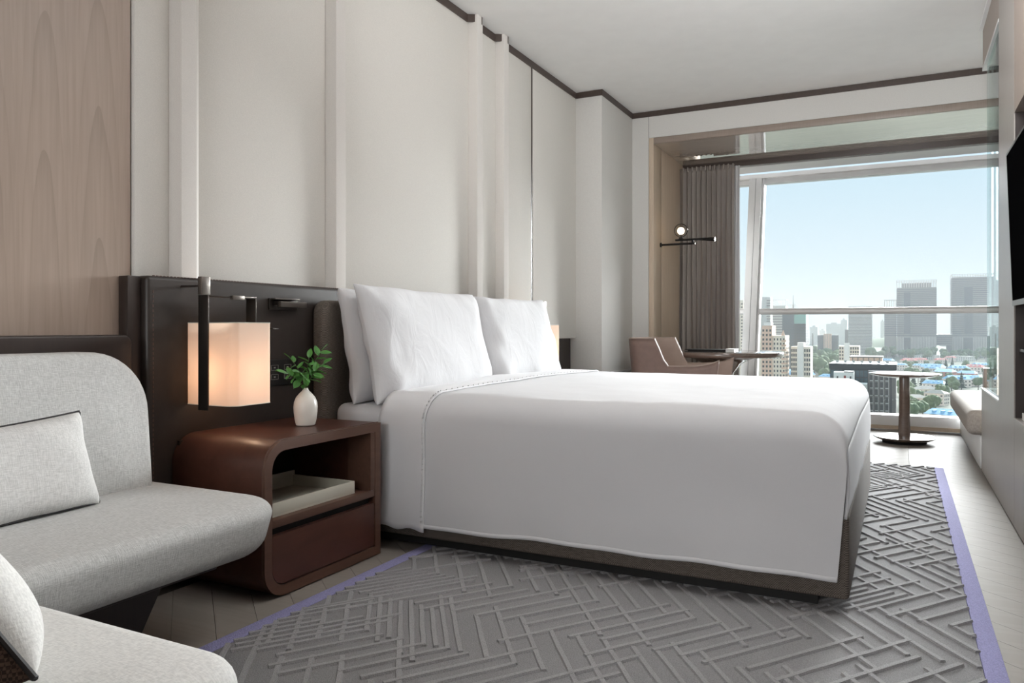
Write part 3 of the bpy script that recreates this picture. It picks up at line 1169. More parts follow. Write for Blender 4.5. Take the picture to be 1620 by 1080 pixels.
def sconce(label, y0, sgn):
    """y0: the outer flank plane of the hoop; sgn=1: hoop opens towards +y"""
    t = thing('sconce', label, 'wall lamp', (-2.40, y0, 0.64), 0, 'lantern sconces either side of the bed')
    Y = lambda d: y0 + sgn * d
    xa, xb = -2.312, -2.262
    mb = MB()
    mb.box((xa, Y(0.0), 0.645), (xb, Y(0.006), 1.070), 0.0008)
    mb.box((xa, Y(0.0062), 1.064), (xb, Y(0.238), 1.070), 0.0008)
    mb.box((xa, Y(0.232), 0.945), (xb, Y(0.238), 1.0635), 0.0008)
    mb.build('hoop', 'bronze', t)
    MB().box((xb - 0.010, Y(0.115), 1.056), (xb + 0.006, Y(0.172), 1.072), 0.001).build('clasp', 'bronze_light', t)
    MB().box((-2.2835, Y(-0.026), 1.071), (-2.264, Y(0.014), 1.136), 0.001).build('mount', 'bronze_light', t)
    MB().box((-2.3995, Y(-0.004), 1.100), (-2.284, Y(0.006), 1.108), 0.001).build('mount_arm', 'leather_dark', t)
    # fabric shade: rounded box, open at both ends
    cx_, cy__ = -2.2685, Y(0.107)
    hx, hy, r = 0.1275, 0.100, 0.034
    pts = []
    for k, (sx, sy) in enumerate(((1, 1), (-1, 1), (-1, -1), (1, -1))):
        for i in range(9):
            a = k * PI / 2 + PI / 2 * i / 8
            pts.append((cx_ + sx * (hx - r) + r * math.cos(a), cy__ + sy * (hy - r) + r * math.sin(a)))
    n = len(pts)
    vs_ = [(p[0], p[1], z) for z in (0.664, 0.968) for p in pts]
    sh = MB().add(vs_, [(k, (k + 1) % n, n + (k + 1) % n, n + k) for k in range(n)]).build('shade', 'shade', t)
    for z in (0.6645, 0.9675):
        MB().tube([(p[0], p[1], z) for p in pts], 0.0016, 5, closed=True).build('shade_rim', 'tray', sh)
    MB().box((cx_ - hx + 0.004, Y(0.206), 0.944), (cx_ + hx - 0.004, Y(0.236), 0.948)).build('spider', 'bronze', t, smooth=False)
    MB().cyl((cx_, cy__, 0.87), (cx_, cy__, 0.95), 0.014).box((cx_ - 0.1, cy__ - 0.004, 0.944), (cx_ + 0.1, cy__ + 0.004, 0.950)).build('socket', 'bronze', t)
    MB().sphere((cx_, cy__, 0.825), 0.030).build('bulb', 'bulb', t)
    l_ = light('lamp_bulb', 'POINT', (0, 0, 0), (0, 0, 0), 0.75, (1.0, 0.68, 0.46), shadow_soft_size=0.03)
    l_.parent = t
    l_.location = (cx_ + 2.40, cy__ - y0, 0.775 - 0.64)
    return t


sconce('lit lantern sconce with cream shade in a dark metal hoop above the near nightstand', 1.992, 1)
sconce('lit lantern sconce on the far side of the bed, partly behind a pillow', 4.985, -1)

# ------------------------------------------------------------------ low console at the column
cn = thing('low_console', 'low dark brown console wrapped around the grey column beyond the bed', 'cabinet', (-2.25, 6.4, 0))
MB().box((-2.234, 6.06, 0.0), (-2.06, 6.885, 0.548), 0.003).box((-2.518, 5.56, 0.0), (-2.06, 6.058, 0.548), 0.003).build('body', 'dark_wood', cn)
MB().box((-2.234, 6.05, 0.549), (-2.215, 6.885, 0.568)).box((-2.518, 6.05, 0.549), (-2.234, 6.074, 0.568)).build('plinth_slab', 'alu', cn, smooth=False)

# ------------------------------------------------------------------ sofa
so = thing('sofa', 'light grey linen sofa with a rounded seat end and tall back along the wall', 'sofa', (-2.0, 0.8, 0))
MB().soft((-2.33 - 1.655) / 2, (-0.9 + 1.80) / 2, (2.33 - 1.655) / 2, (1.80 + 0.9) / 2, [0.17, 0.06, 0.06, 0.10], 0.272, 0.428, 0.050, crown=0.012, nc=10, ne=6).map(
    lambda x, y, z: (x - max(0, (0.40 - z)) * 0.24 * (1 if x > -1.9 else 0), y - max(0, 0.40 - z) * 0.12 * (1 if y > 1.4 else 0), z)).build('seat_cushion', 'sofa', so)
bk = MB().soft((-0.9 + 1.745) / 2, (0.36 + 0.872) / 2, (1.745 + 0.9) / 2, (0.872 - 0.36) / 2, [0.20, 0.08, 0.04, 0.04], -2.33, -2.17, 0.045, 'yzx', crown=0.02, nc=12, ne=6)


def lean_back(x, y, z):
    k = (z - 0.36)
    return (x - 0.05 + 0.10 * max(0, 0.55 - k) ** 1.6 - 0.05 * k, y - 0.04 * (0.5 - k) * (1 if y > 1 else 0), z)


bk.map(lean_back).build('backrest', 'sofa', so)
MB().soft((-0.9 + 1.775) / 2, (0.25 + 0.925) / 2, (1.775 + 0.9) / 2, (0.925 - 0.25) / 2, [0.03, 0.02, 0.01, 0.01], -2.481, -2.385, 0.008, 'yzx', nc=5, ne=3).build('back_frame', 'dark_wood', so)
MB().box((-2.38, -0.9, 0.236), (-1.80, 1.62, 0.272), 0.004).build('seat_rail', 'dark_wood', so)
MB().prism([(-0.8, 0.0), (1.42, 0.0), (1.56, 0.235), (-0.8, 0.235)], -2.38, -1.93, 'yzx').build('plinth', 'dark_wood', so, smooth=False)

cu = thing('cushion', 'light grey slubby cushion with black piping leaning on the sofa back', 'cushion', (-2.14, 1.15, 0.43), 0, 'grey piped cushions')
p, rim = pillow_mb(0.62, 0.275, 0.16, 21, 0.05, 0.07, crease=0.016, pw=0.45)
mt = pose((-2.115, 1.125, 0.553), R(90), R(-15), R(-3))
place(p, mt).build('cover', 'cushion', cu, angle=80)
rim = [(q[0], q[1] - 0.034 * max(0.0, min(1.0, -q[2] / 0.11)) * (1 - abs(q[0] / 0.31) ** 6), q[2] + 0.006 * max(0.0, min(1.0, -q[2] / 0.11))) for q in rim]
MB().tube([tuple(mt @ Vector(q)) for q in rim], 0.0055, 7, closed=True).build('piping', 'piping', cu)

# ------------------------------------------------------------------ lounge chair nearest the camera
ch = thing('lounge_chair', 'pale grey upholstered lounge chair with dark woven shell, nearest the camera', 'chair', (-1.25, 0.6, 0))
MB().soft((-1.62 - 0.93) / 2, (0.30 + 0.935) / 2, (1.62 - 0.93) / 2, (0.935 - 0.30) / 2, [0.10, 0.05, 0.05, 0.10], 0.255, 0.415, 0.05, crown=0.010, nc=9, ne=6).build('seat_cushion', 'sofa_pale', ch)
MB().soft((-1.60 - 1.00) / 2, (0.33 + 0.86) / 2, (1.60 - 1.00) / 2, (0.86 - 0.33) / 2, 0.06, 0.205, 0.262, 0.012, nc=5, ne=3).build('seat_frame', 'dark_wood', ch)


def shell_pt(u, v, off=0.0):
    # near arm of the shell, sweeping round the back; rim falls towards the front of the seat
    ang = u
    x = -1.60 + 0.80 * u
    yb = 0.565 + off
    rim_z = 0.70 - 0.36 * u ** 2
    z = 0.21 + (rim_z - 0.21) * v
    return (x, yb - 0.03 * v, z)


sh = MB().grid(lambda u, v: shell_pt(u, v), 24, 8).build('shell', 'brown_weave', ch)
md = sh.modifiers.new('thickness', 'SOLIDIFY')
md.thickness = 0.03
md.offset = 0
MB().tube([(lambda q: (q[0], q[1], q[2] + 0.014))(shell_pt(i / 24, 1.0)) for i in range(25)], 0.007, 8).build('piping', 'piping', ch)
for x, y in ((-1.52, 0.42), (-1.52, 0.80), (-1.08, 0.42), (-1.08, 0.80)):
    MB().cyl((x, y, 0.018), (x, y, 0.21), 0.014, 0.020).build('leg', 'dark_wood', ch)
cu2 = thing('cushion', 'pale cushion with dark woven back and black piping on the lounge chair nearest the camera', 'cushion', (-1.42, 0.7, 0.42), 0, 'grey piped cushions')
mt = pose((-1.425, 0.675, 0.525), R(171), R(-28), R(18))
p, rim = pillow_mb(0.56, 0.36, 0.17, 33, 0.05, 0.06, crease=0.018, pw=0.45, sides=(-1,))
place(p, mt).build('front_cover', 'sofa_pale', cu2, angle=80)
p, rim = pillow_mb(0.56, 0.36, 0.17, 33, 0.05, 0.06, crease=0.018, pw=0.45, sides=(1,))
place(p, mt).build('back_cover', 'brown_weave', cu2, angle=80)['label'] = 'dark brown woven back of the cushion'
MB().tube([tuple(mt @ Vector(q)) for q in rim], 0.005, 7, closed=True).build('piping', 'piping', cu2)

# ------------------------------------------------------------------ writing table, book, folder
TX, TY = -1.450, 7.125
tb = thing('round_table', 'round glossy grey walnut table on a trumpet pedestal by the curtain', 'table', (TX, TY, 0))
MB().lathe([(0.001, 0.686), (0.515, 0.686), (0.531, 0.689), (0.535, 0.696), (0.535, 0.724), (0.532, 0.731), (0.526, 0.733), (0.001, 0.733)], (TX, TY, 0), 56, cap=False).build('tabletop', 'table_wood', tb)
MB().lathe([(0.30, 0.004), (0.295, 0.02), (0.20, 0.06), (0.12, 0.13), (0.085, 0.26), (0.080, 0.42), (0.105, 0.54), (0.17, 0.62), (0.27, 0.67), (0.40, 0.6855)], (TX, TY, 0), 40).build('pedestal', 'table_wood', tb)
fo_ = thing('folder', 'flat black folder lying on the round table', 'folder', (-1.5, 6.95, 0.734))
MB().box((-1.715, 6.80, 0.734), (-1.365, 7.02, 0.7385)).box((-1.715, 6.80, 0.7525), (-1.365, 7.02, 0.757)).box((-1.715, 7.012, 0.7385), (-1.365, 7.02, 0.7525)).build('cover', 'black_card', fo_, smooth=False)
MB().box((-1.69, 6.808, 0.7385), (-1.372, 7.010, 0.7525)).build('pages', 'gap', fo_, smooth=False)
bk_ = thing('book', 'white book beside the black folder on the round table', 'book', (-1.31, 6.93, 0.734))
MB().box((-1.360, 6.83, 0.734), (-1.285, 7.03, 0.737)).box((-1.360, 6.83, 0.759), (-1.285, 7.03, 0.762)).box((-1.3625, 6.83, 0.734), (-1.360, 7.03, 0.762)).build('cover', 'paper_white', bk_, smooth=False)
MB().box((-1.3598, 6.834, 0.737), (-1.289, 7.026, 0.759)).build('pages', 'paper_white', bk_, smooth=False)

# ------------------------------------------------------------------ taupe leather armchair at the table
ac = thing('armchair', 'taupe leather tub armchair facing the window beside the round table', 'chair', (-1.62, 6.26, 0))
AX, AY = -1.60, 6.27


def tub(u, v, off):
    # u 0..1 from the near arm front, round the back, to the far arm front
    a = u * 2 - 1
    s_ = 1 if a > 0 else -1
    k = abs(a)
    hw, back = 0.305 + off, 0.375 + off
    if k > 0.42:
        t = (k - 0.42) / 0.58
        x = -0.24 + t * 0.60
        y = s_ * (hw - 0.02 * t)
    else:
        t = k / 0.42 * PI / 2
        x = -0.24 - (back - 0.24) * math.cos(t) ** 0.8
        y = s_ * hw * math.sin(t) ** 0.8
    hi, lo = 0.858, 0.640
    if k < 0.53:
        rim_ = hi
    elif k < 0.61:
        q = (k - 0.53) / 0.08
        rim_ = hi + (lo - hi) * (q ** 1.15)
    else:
        q = (k - 0.61) / 0.39
        rim_ = lo + 0.050 * q ** 4
    z = 0.30 + (rim_ - 0.30) * v
    flare = 0.045 * v
    L = math.hypot(x, y) or 1
    xx = x + (flare * (x / L) if x < 0 else 0.0) - (0.05 * (1 - v) if k > 0.95 else 0)
    return (AX + xx, AY + y + flare * 0.6 * (y / L), z)


sh = MB().grid(lambda u, v: tub(u, v, 0.0), 64, 10).build('shell', 'taupe_leather', ac)
md = sh.modifiers.new('thickness', 'SOLIDIFY')
md.thickness = 0.012
MB().grid(lambda u, v: tub(u, 0.15 + 0.85 * v, -0.030), 64, 10).build('lining', 'taupe_leather_pale', ac)
rp = MB()
rp.grid(lambda u, v: tuple(Vector(tub(u, 1.0, 0.004)).lerp(Vector(tub(u, 1.0, -0.032)), v) + Vector((0, 0, 0.010 * math.sin(PI * v)))), 64, 4)
rp.build('rim', 'taupe_leather_pale', ac)
MB().soft(AX + 0.04, AY, 0.31, 0.262, 0.06, 0.33, 0.455, 0.035, crown=0.015).build('seat_cushion', 'taupe_leather_pale', ac)
MB().soft(AX + 0.02, AY, 0.28, 0.26, 0.08, 0.28, 0.33, 0.01).build('seat_frame', 'taupe_leather', ac)
for sx in (-0.24, 0.26):
    for sy in (-0.22, 0.22):
        MB().cyl((AX + sx * 1.12, AY + sy * 1.1, 0.0), (AX + sx, AY + sy, 0.285), 0.011, 0.016).build('leg', 'dark_wood', ac)

# ------------------------------------------------------------------ side table in the bay
SX, SY = 0.036, 7.10
sd = thing('side_table', 'small round brown pedestal side table standing by the window', 'table', (SX, SY, 0))
MB().lathe([(0.001, 0.536), (0.12, 0.537), (0.20, 0.545), (0.258, 0.560), (0.270, 0.568), (0.268, 0.573), (0.001, 0.573)], (SX, SY, 0), 56, cap=False).build('tabletop', 'table_wood', sd)
MB().lathe([(0.046, 0.044), (0.043, 0.2), (0.041, 0.40), (0.040, 0.538)], (SX, SY, 0), 28).build('stem', 'table_wood', sd)
MB().lathe([(0.001, 0.014), (0.165, 0.014), (0.222, 0.036), (0.234, 0.047), (0.231, 0.052), (0.045, 0.055), (0.001, 0.055)], (SX, SY, 0), 56, cap=False).build('base', 'table_wood', sd)
MB().lathe([(0.165, 0.0), (0.165, 0.014)], (SX, SY, 0), 40).build('foot', 'gap', sd)

# ------------------------------------------------------------------ daybed in the alcove
db = thing('daybed', 'oatmeal upholstered daybed seat in the alcove beside the window', 'bench', (0.9, 6.9, 0))
MB().soft((0.405 + 1.30) / 2, (5.99 + 7.93) / 2, (1.30 - 0.405) / 2, (7.93 - 5.99) / 2, 0.05, 0.225, 0.392, 0.045, crown=0.014, nc=6).build('seat_cushion', 'daybed', db)
MB().box((0.485, 6.02, 0.0), (1.30, 7.92, 0.222), 0.004).build('base', 'alu_white', db)
bp = struct(MB().box((0.496, 5.888, 0.548), (0.575, 5.985, 0.682), 0.003).build('trim_4', 'brown_wood'))

# ------------------------------------------------------------------ curtains
cu_ = thing('curtain', 'full-height charcoal grey curtain gathered beside the window', 'curtain', (-1.72, 7.85, 0.02))


def curt(u, v, x0, x1, yc, amp, n, seed, top=2.588):
    z = 0.02 + (top - 0.02) * v
    g = 1 + 0.0 * v
    ph = u * n * 2 * PI
    a = amp * (0.75 + 0.35 * mnoise.noise(Vector((u * 6, seed, v * 1.2))))
    if v > 0.95:
        a *= 1 - 0.55 * (v - 0.95) / 0.05
    y = yc + a * math.sin(ph + 1.2 * mnoise.noise(Vector((u * 3, v * 1.6, seed)))) + 0.012 * mnoise.noise(Vector((u * 20, v * 3, seed)))
    x = x0 + (x1 - x0) * u + 0.010 * math.sin(2 * ph) + 0.010 * mnoise.noise(Vector((u * 9, v * 2.2, seed + 4)))
    return (-2.0297 if (u < 0.03 and x0 < -2.0) else max(x, -2.0285), y, z)


cb = MB().grid(lambda u, v: curt(u, v, -2.024, -1.475, 7.835, 0.05, 11, 2.0), 240, 46).build('cloth', 'curtain', cu_, angle=80)
md = cb.modifiers.new('thickness', 'SOLIDIFY')
md.thickness = 0.002
pl = MB()
for i in range(12):
    x = -1.985 + i * 0.0455
    pl.box((x - 0.006, 7.80, 2.545), (x + 0.006, 7.845, 2.592), 0.002)
stuff(pl.build('pinch_pleats', 'curtain', cu_))
sh_ = thing('sheer_curtain', 'narrow white sheer curtain stacked behind the charcoal curtain', 'curtain', (-1.6, 7.93, 0.14))
MB().grid(lambda u, v: curt(u, v, -1.70, -1.438, 7.918, 0.022, 8, 7.0, 2.588), 120, 24).build('cloth', 'sheer', sh_, angle=80)

# ------------------------------------------------------------------ jamb lamp
LX, LY = -2.03, 7.12
jl = thing('wall_lamp', 'black double-arm wall lamp with a glowing clear globe on the window jamb', 'wall lamp', (LX, LY, 1.74))
MB().cyl((LX + 0.001, LY, 1.735), (LX + 0.012, LY, 1.735), 0.022).build('wall_plate', 'black_metal', jl)
MB().cyl((LX + 0.012, LY, 1.735), (-1.705, LY, 1.735), 0.010, n=12).build('arm', 'black_metal', jl)
MB().cyl((-1.705, LY, 1.735), (-1.697, LY, 1.735), 0.0105, n=12).build('arm_tip', 'chrome', jl)
MB().cyl((-1.885, LY, 1.773), (-1.66, LY, 1.773), 0.010, n=12).build('arm', 'black_metal', jl)
MB().cyl((-1.722, LY, 1.737), (-1.722, LY, 1.772), 0.009, n=12).build('link', 'black_metal', jl)
MB().cyl((-1.66, LY, 1.773), (-1.515, LY - 0.02, 1.762), 0.011, 0.019, n=16).build('spot_head', 'black_metal', jl)
MB().cyl((-1.5149, LY - 0.02, 1.762), (-1.511, LY - 0.0205, 1.7618), 0.018, n=16).build('spot_lens', 'chrome', jl)
MB().cyl((-1.832, LY, 1.783), (-1.832, LY, 1.800), 0.022, 0.016, n=16).build('globe_holder', 'black_metal', jl)
gb = MB().sphere((-1.832, LY, 1.862), 0.064, 24, 16).build('globe', 'globe_glass', jl)
MB().sphere((-1.832, LY, 1.858), 0.034, 16, 12).build('bulb', 'globe_core', gb)

# ------------------------------------------------------------------ television and niche things
tv = thing('television', 'large black flat television tilted on the right-hand wall unit', 'television', (0.45, 3.2, 1.4))


def tilt(x, y, z):
    return (x + (1.76 - z) * 0.035, y, z)


MB().box((0.445, 2.30, 1.062), (0.490, 4.215, 1.757)).map(tilt).build('housing', 'black_metal', tv, smooth=False)
MB().box((0.4435, 2.31, 1.075), (0.4449, 4.205, 1.747)).map(tilt).build('screen', 'tv', tv, smooth=False)
mb = MB().box((0.4425, 2.30, 1.747), (0.4448, 4.215, 1.757)).box((0.4425, 2.30, 1.050), (0.4448, 4.215, 1.074)).box((0.4425, 4.206, 1.075), (0.4448, 4.215, 1.746))
mb.map(tilt).build('bezel', 'bronze_light', tv, smooth=False)
MB().box((0.492, 3.0, 1.25), (0.599, 3.5, 1.55)).build('bracket', 'black_metal', tv, smooth=False)
tr2 = thing('tray', 'white flat tray lying in the niche of the right-hand wall unit', 'tray', (0.55, 3.9, 0.5245))
mb = MB().box((0.505, 3.30, 0.5245), (0.596, 4.21, 0.530)).box((0.505, 3.30, 0.530), (0.511, 4.21, 0.556)).box((0.590, 3.30, 0.530), (0.596, 4.21, 0.556)).box((0.511, 3.30, 0.530), (0.590, 3.306, 0.556)).box((0.511, 4.204, 0.530), (0.590, 4.21, 0.556))
mb.build('body', 'paper_white', tr2, smooth=False)
bx2 = thing('box', 'white card box on a bracket shelf in the niche below the television', 'box', (0.55, 3.8, 0.845))
MB().box((0.520, 3.55, 0.852), (0.598, 4.150, 0.892), 0.002).build('body', 'paper_white', bx2)
MB().box((0.519, 3.549, 0.8925), (0.598, 4.151, 0.897), 0.001).build('lid', 'paper_white', bx2)
struct(MB().box((0.500, 2.6, 0.838), (0.5995, 4.269, 0.8515)).build('trim_5', 'dark_wood', smooth=False))

# ------------------------------------------------------------------ the city beyond the window
GZ = -55.0
M['tower'] = plain('grey_stone_cladding', srgb(132, 122, 117), 0.7, var=0.05, s=0.02)
M['tower_dark'] = plain('dark_grey_glazing', srgb(66, 64, 66), 0.4, var=0.05, s=0.05)
M['tower_pale'] = plain('pale_crown_metal', srgb(215, 208, 200), 0.6, var=0.03, s=0.05)
M['mid'] = plain('taupe_cladding', srgb(128, 116, 108), 0.7, var=0.04, s=0.05)
M['teal'] = plain('blue_black_curtain_glass', srgb(44, 58, 64), 0.3, var=0.08, s=0.05)
M['teal_light'] = plain('green_curtain_glass', srgb(110, 150, 138), 0.3, var=0.06, s=0.05)
M['cream'] = plain('cream_render', srgb(238, 222, 202), 0.8, var=0.03, s=0.2)
M['cream_pink'] = plain('peach_render', srgb(226, 190, 166), 0.8, var=0.03, s=0.2)
M['window_dark'] = plain('dark_far_windows', srgb(70, 64, 60), 0.3, var=0.15, s=0.4)
M['pale_office'] = plain('pale_grey_render', srgb(196, 190, 182), 0.8, var=0.03, s=0.1)
M['office'] = plain('grey_brown_cladding', srgb(112, 102, 97), 0.6, var=0.05, s=0.3)
M['office_dark'] = plain('charcoal_cladding', srgb(48, 44, 42), 0.5, var=0.05, s=0.3)
M['office_glass'] = plain('blue_green_glazing', srgb(74, 92, 96), 0.2, var=0.2, s=0.3)
M['white_render'] = plain('white_render', srgb(240, 234, 226), 0.8, var=0.02, s=0.3)
M['red_door'] = plain('rust_red_paint', srgb(150, 60, 44), 0.6)
M['roof_blue'] = plain('pale_blue_roofing', srgb(146, 194, 224), 0.7, var=0.10, s=0.4)
M['roof_red'] = plain('coral_red_roofing', srgb(216, 118, 110), 0.8, var=0.10, s=0.4)
M['roof_grey'] = plain('grey_roof_tiles', srgb(160, 154, 142), 0.8, var=0.08, s=0.5)
M['wall_pale'] = plain('pale_house_render', srgb(238, 222, 210), 0.8, var=0.04, s=0.2)
M['wall_brick'] = plain('pink_brick', srgb(196, 124, 104), 0.8, var=0.05, s=0.4)
M['tree'] = plain('muted_green_foliage', srgb(98, 112, 74), 0.9, 0, 0.2, 0.25, 0.5)
M['conifer'] = plain('dark_green_conifer', srgb(50, 66, 48), 0.9, 0, 0.2, 0.25, 0.8)
M['trunk'] = plain('brown_bark', srgb(80, 66, 54), 0.9)
M['ground'] = plain('green_grey_city_ground', srgb(112, 114, 100), 0.95, 0, 0.1, 0.25, 0.015)

struct(MB().box((-1600, 80, GZ - 1), (1600, 4200, GZ)).build('ground', 'ground', smooth=False))


def win_grid(x0, x1, y0, y1, z0, z1, nf, nx, ny, fw=0.6, fh=0.55, proud=0.12):
    """windows of a facade facing -y plus the flanks facing +x and -x, each a shallow box"""
    mb = MB()
    dz = (z1 - z0) / nf
    for k in range(nf):
        za = z0 + dz * (k + (1 - fh) / 2)
        zb = za + dz * fh
        dx = (x1 - x0) / nx
        for i in range(nx):
            xa = x0 + dx * (i + (1 - fw) / 2)
            mb.box((xa, y0 - proud, za), (xa + dx * fw, y0 + 0.05, zb))
        if ny:
            d_ = (y1 - y0) / ny
            for i in range(ny):
                ya = y0 + d_ * (i + (1 - fw) / 2)
                for sx, xe in ((-1, x0), (1, x1)):
                    mb.box((min(xe, xe + sx * proud), ya, za), (max(xe, xe + sx * proud), ya + d_ * fw, zb))
    return mb


def bands(x0, x1, y0, y1, z0, z1, n, h=0.5, proud=0.3):
    mb = MB()
    dz = (z1 - z0) / n
    for k in range(n):
        za = z0 + dz * k
        mb.box((x0 - proud, y0 - proud, za), (x1 + proud, y1 + proud, za + dz * h))
    return mb


def fins(x0, x1, y0, z0, z1, n, w, proud=0.5):
    mb = MB()
    for i in range(n):
        x = x0 + (x1 - x0) * (i + 0.5) / n
        mb.box((x - w / 2, y0 - proud, z0), (x + w / 2, y0 + 0.05, z1))
    return mb


def crown_frame(x0, x1, y0, y1, z0, z1, n, t):
    mb = MB()
    for i in range(n + 1):
        x = x0 + (x1 - x0) * i / n
        mb.box((x - t / 2, y0, z0), (x + t / 2, y0 + t, z1)).box((x - t / 2, y1 - t, z0), (x + t / 2, y1, z1))
    mb.box((x0 - t, y0, z1), (x1 + t, y0 + t, z1 + t)).box((x0 - t, y1 - t, z1), (x1 + t, y1, z1 + t))
    mb.box((x0 - t, y0, z1), (x0, y1, z1 + t)).box((x1, y0, z1), (x1 + t, y1, z1 + t))
    return mb


# twin grey towers with the bridge between them
t1 = thing('office_tower', 'broad grey tower with a pale open crown and lower wing, left of the twin towers', 'building', (28, 1660, GZ), 0, 'twin grey towers')
x0, x1, y0, y1 = -4.5, 62.0, 1640, 1690
MB().box((x0, y0, GZ), (x1, y1, 77)).build('walls', 'tower', t1, smooth=False)
stuff(bands(x0, x1, y0, y1, -15, 76, 26, 0.42, 0.5).build('floor_bands', 'tower_dark', t1, smooth=False))
stuff(fins(x0, x1, y0, GZ, -17, 26, 1.0, 0.8).build('base_fins', 'pale_office', t1, smooth=False))
MB().box((x0 + 12, y0 - 1.2, -10), (x0 + 23, y0 + 1, 68)).build('recess_glazing', 'tower_dark', t1, smooth=False)
MB().box((x0 + 12, y0 - 1.2, GZ), (x0 + 23, y0 + 1, -18)).build('entrance_glazing', 'tower_dark', t1, smooth=False)
stuff(crown_frame(x0, x1, y0, y1, 77, 90, 16, 1.1).build('crown', 'tower_pale', t1, smooth=False))
MB().box((x0 + 8, y0 + 8, 77), (x1 - 8, y1 - 8, 86)).build('plant_room', 'tower', t1, smooth=False)
MB().box((-26, 1645, GZ), (x0 - 0.6, 1690, 41)).build('wing', 'tower', t1, smooth=False)
stuff(bands(-26, x0 - 1.2, 1645, 1690, -15, 40, 16, 0.42, 0.5).build('wing_bands', 'tower_dark', t1, smooth=False))
stuff(crown_frame(-26, x0 - 1.2, 1645, 1690, 41, 54, 5, 1.0).build('wing_crown', 'tower_pale', t1, smooth=False))
t2 = thing('office_tower', 'broad grey tower right of the twin pair, cut off by the glass screen', 'building', (123, 1700, GZ), 0, 'twin grey towers')
x0, x1, y0, y1 = 90.0, 158.0, 1688, 1740
MB().box((x0, y0, GZ), (x1, y1, 97)).build('walls', 'tower', t2, smooth=False)
stuff(bands(x0, x1, y0, y1, -15, 96, 30, 0.42, 0.5).build('floor_bands', 'tower_dark', t2, smooth=False))
stuff(fins(x0, x1, y0, GZ, -17, 26, 1.0, 0.8).build('base_fins', 'pale_office', t2, smooth=False))
MB().box((x0 + 19, y0 - 1.2, GZ), (x0 + 34, y0 + 1, -18)).build('entrance_glazing', 'tower_dark', t2, smooth=False)
MB().box((x0 + 20, y0 - 1.0, -10), (x0 + 34, y0 + 1, 78)).build('recess_glazing', 'tower_dark', t2, smooth=False)
stuff(crown_frame(x0, x1, y0, y1, 97, 102, 16, 0.9).build('crown', 'tower_pale', t2, smooth=False))
br = thing('sky_bridge', 'low dark bridge building joining the twin grey towers', 'building', (76, 1675, GZ))
MB().box((62.8, 1662, -33), (89.2, 1685, -12)).build('deck', 'tower_dark', br, smooth=False)
MB().box((79.5, 1666, GZ), (88.5, 1682, -33.1)).build('pier', 'tower_dark', br, smooth=False)
stuff(bands(62.8, 89.2, 1662, 1685, -32, -13, 5, 0.3, 0.3).build('floor_bands', 'tower', br, smooth=False))

tm = thing('office_tower', 'taupe ribbed tower standing alone left of the twin towers', 'building', (-65, 1550, GZ))
MB().box((-83.5, 1537, GZ), (-45.5, 1575, 37)).build('walls', 'mid', tm, smooth=False)
stuff(bands(-83.5, -45.5, 1537, 1575, -52, 34, 32, 0.45, 0.7).build('floor_bands', 'pale_office', tm, smooth=False))
MB().box((-84.5, 1536, 36.9), (-44.5, 1576, 39.5)).build('roof_cap', 'mid', tm, smooth=False)
MB().box((-90.5, 1547, GZ), (-84.6, 1572, -3)).build('annex', 'mid', tm, smooth=False)

td = thing('glass_tower', 'dark blue-green glass tower with a roof mast behind the cream flats', 'building', (-111, 965, GZ))
MB().box((-124, 953, GZ), (-110.5, 985, 17)).build('dark_shaft', 'teal', td, smooth=False)
MB().box((-110.4, 950, GZ), (-97.5, 985, 5.5)).build('lower_shaft', 'office_dark', td, smooth=False)
MB().box((-110.4, 950.5, 5.6), (-97.5, 985, 17)).build('green_top', 'teal_light', td, smooth=False)
MB().box((-117, 958, 17), (-109.5, 975, 22)).build('plant_room', 'office_dark', td, smooth=False)
stuff(crown_frame(-117, -109.5, 957, 976, 22.1, 28, 4, 0.35).build('roof_frame', 'tower_pale', td, smooth=False))
MB().cyl((-113.2, 966, 22), (-113.2, 966, 40), 0.5, 0.15, 8).build('mast', 'tower_dark', td)
stuff(bands(-124, -110.6, 953, 985, -50, 16, 20, 0.2, 0.15).build('floor_lines', 'tower_dark', td, smooth=False))
stuff(bands(-110.3, -97.6, 950, 985, -50, 5, 17, 0.2, 0.15).build('floor_lines', 'teal', td, smooth=False))

c1 = thing('apartment_block', 'tall peach and cream apartment block nearest the window mullion', 'building', (-71, 510, GZ), 0, 'cream apartment blocks')
MB().box((-79.5, 502, GZ), (-63.5, 520, -4)).build('walls', 'cream', c1, smooth=False)
MB().box((-77.5, 500.4, GZ), (-71.2, 501.9, 1.5)).build('centre_bay', 'cream_pink', c1, smooth=False)
MB().box((-77.5, 502, -3.9), (-71.2, 516, 2.2)).build('stair_head', 'cream_pink', c1, smooth=False)
MB().box((-76.6, 503, 2.3), (-72.2, 512, 4.2)).build('roof_tank', 'white_render', c1, smooth=False)
stuff(win_grid(-77.5, -71.2, 500.4, 501, -53, 0.5, 19, 3, 0, 0.5, 0.5).build('centre_windows', 'window_dark', c1, smooth=False))
stuff(win_grid(-70.9, -63.5, 502, 520, -53, -5, 17, 4, 4, 0.42, 0.5).build('windows', 'window_dark', c1, smooth=False))
stuff(bands(-65.5, -63.0, 501.3, 504, -53, -5, 17, 0.35, 0.2).build('balconies', 'cream_pink', c1, smooth=False))
MB().lathe([(1.2, 0), (0.05, 3.4)], (-65, 504, -4), 8).build('roof_spire', 'cream_pink', c1)
c2 = thing('apartment_block', 'shorter cream apartment block with a blank centre strip, beside the wooded belt', 'building', (-55, 516, GZ), 0, 'cream apartment blocks')
MB().box((-61.2, 510, GZ), (-49.6, 524, -11)).build('walls', 'cream', c2, smooth=False)
MB().box((-57.4, 509.2, GZ), (-53.6, 509.9, -10)).build('centre_strip', 'white_render', c2, smooth=False)
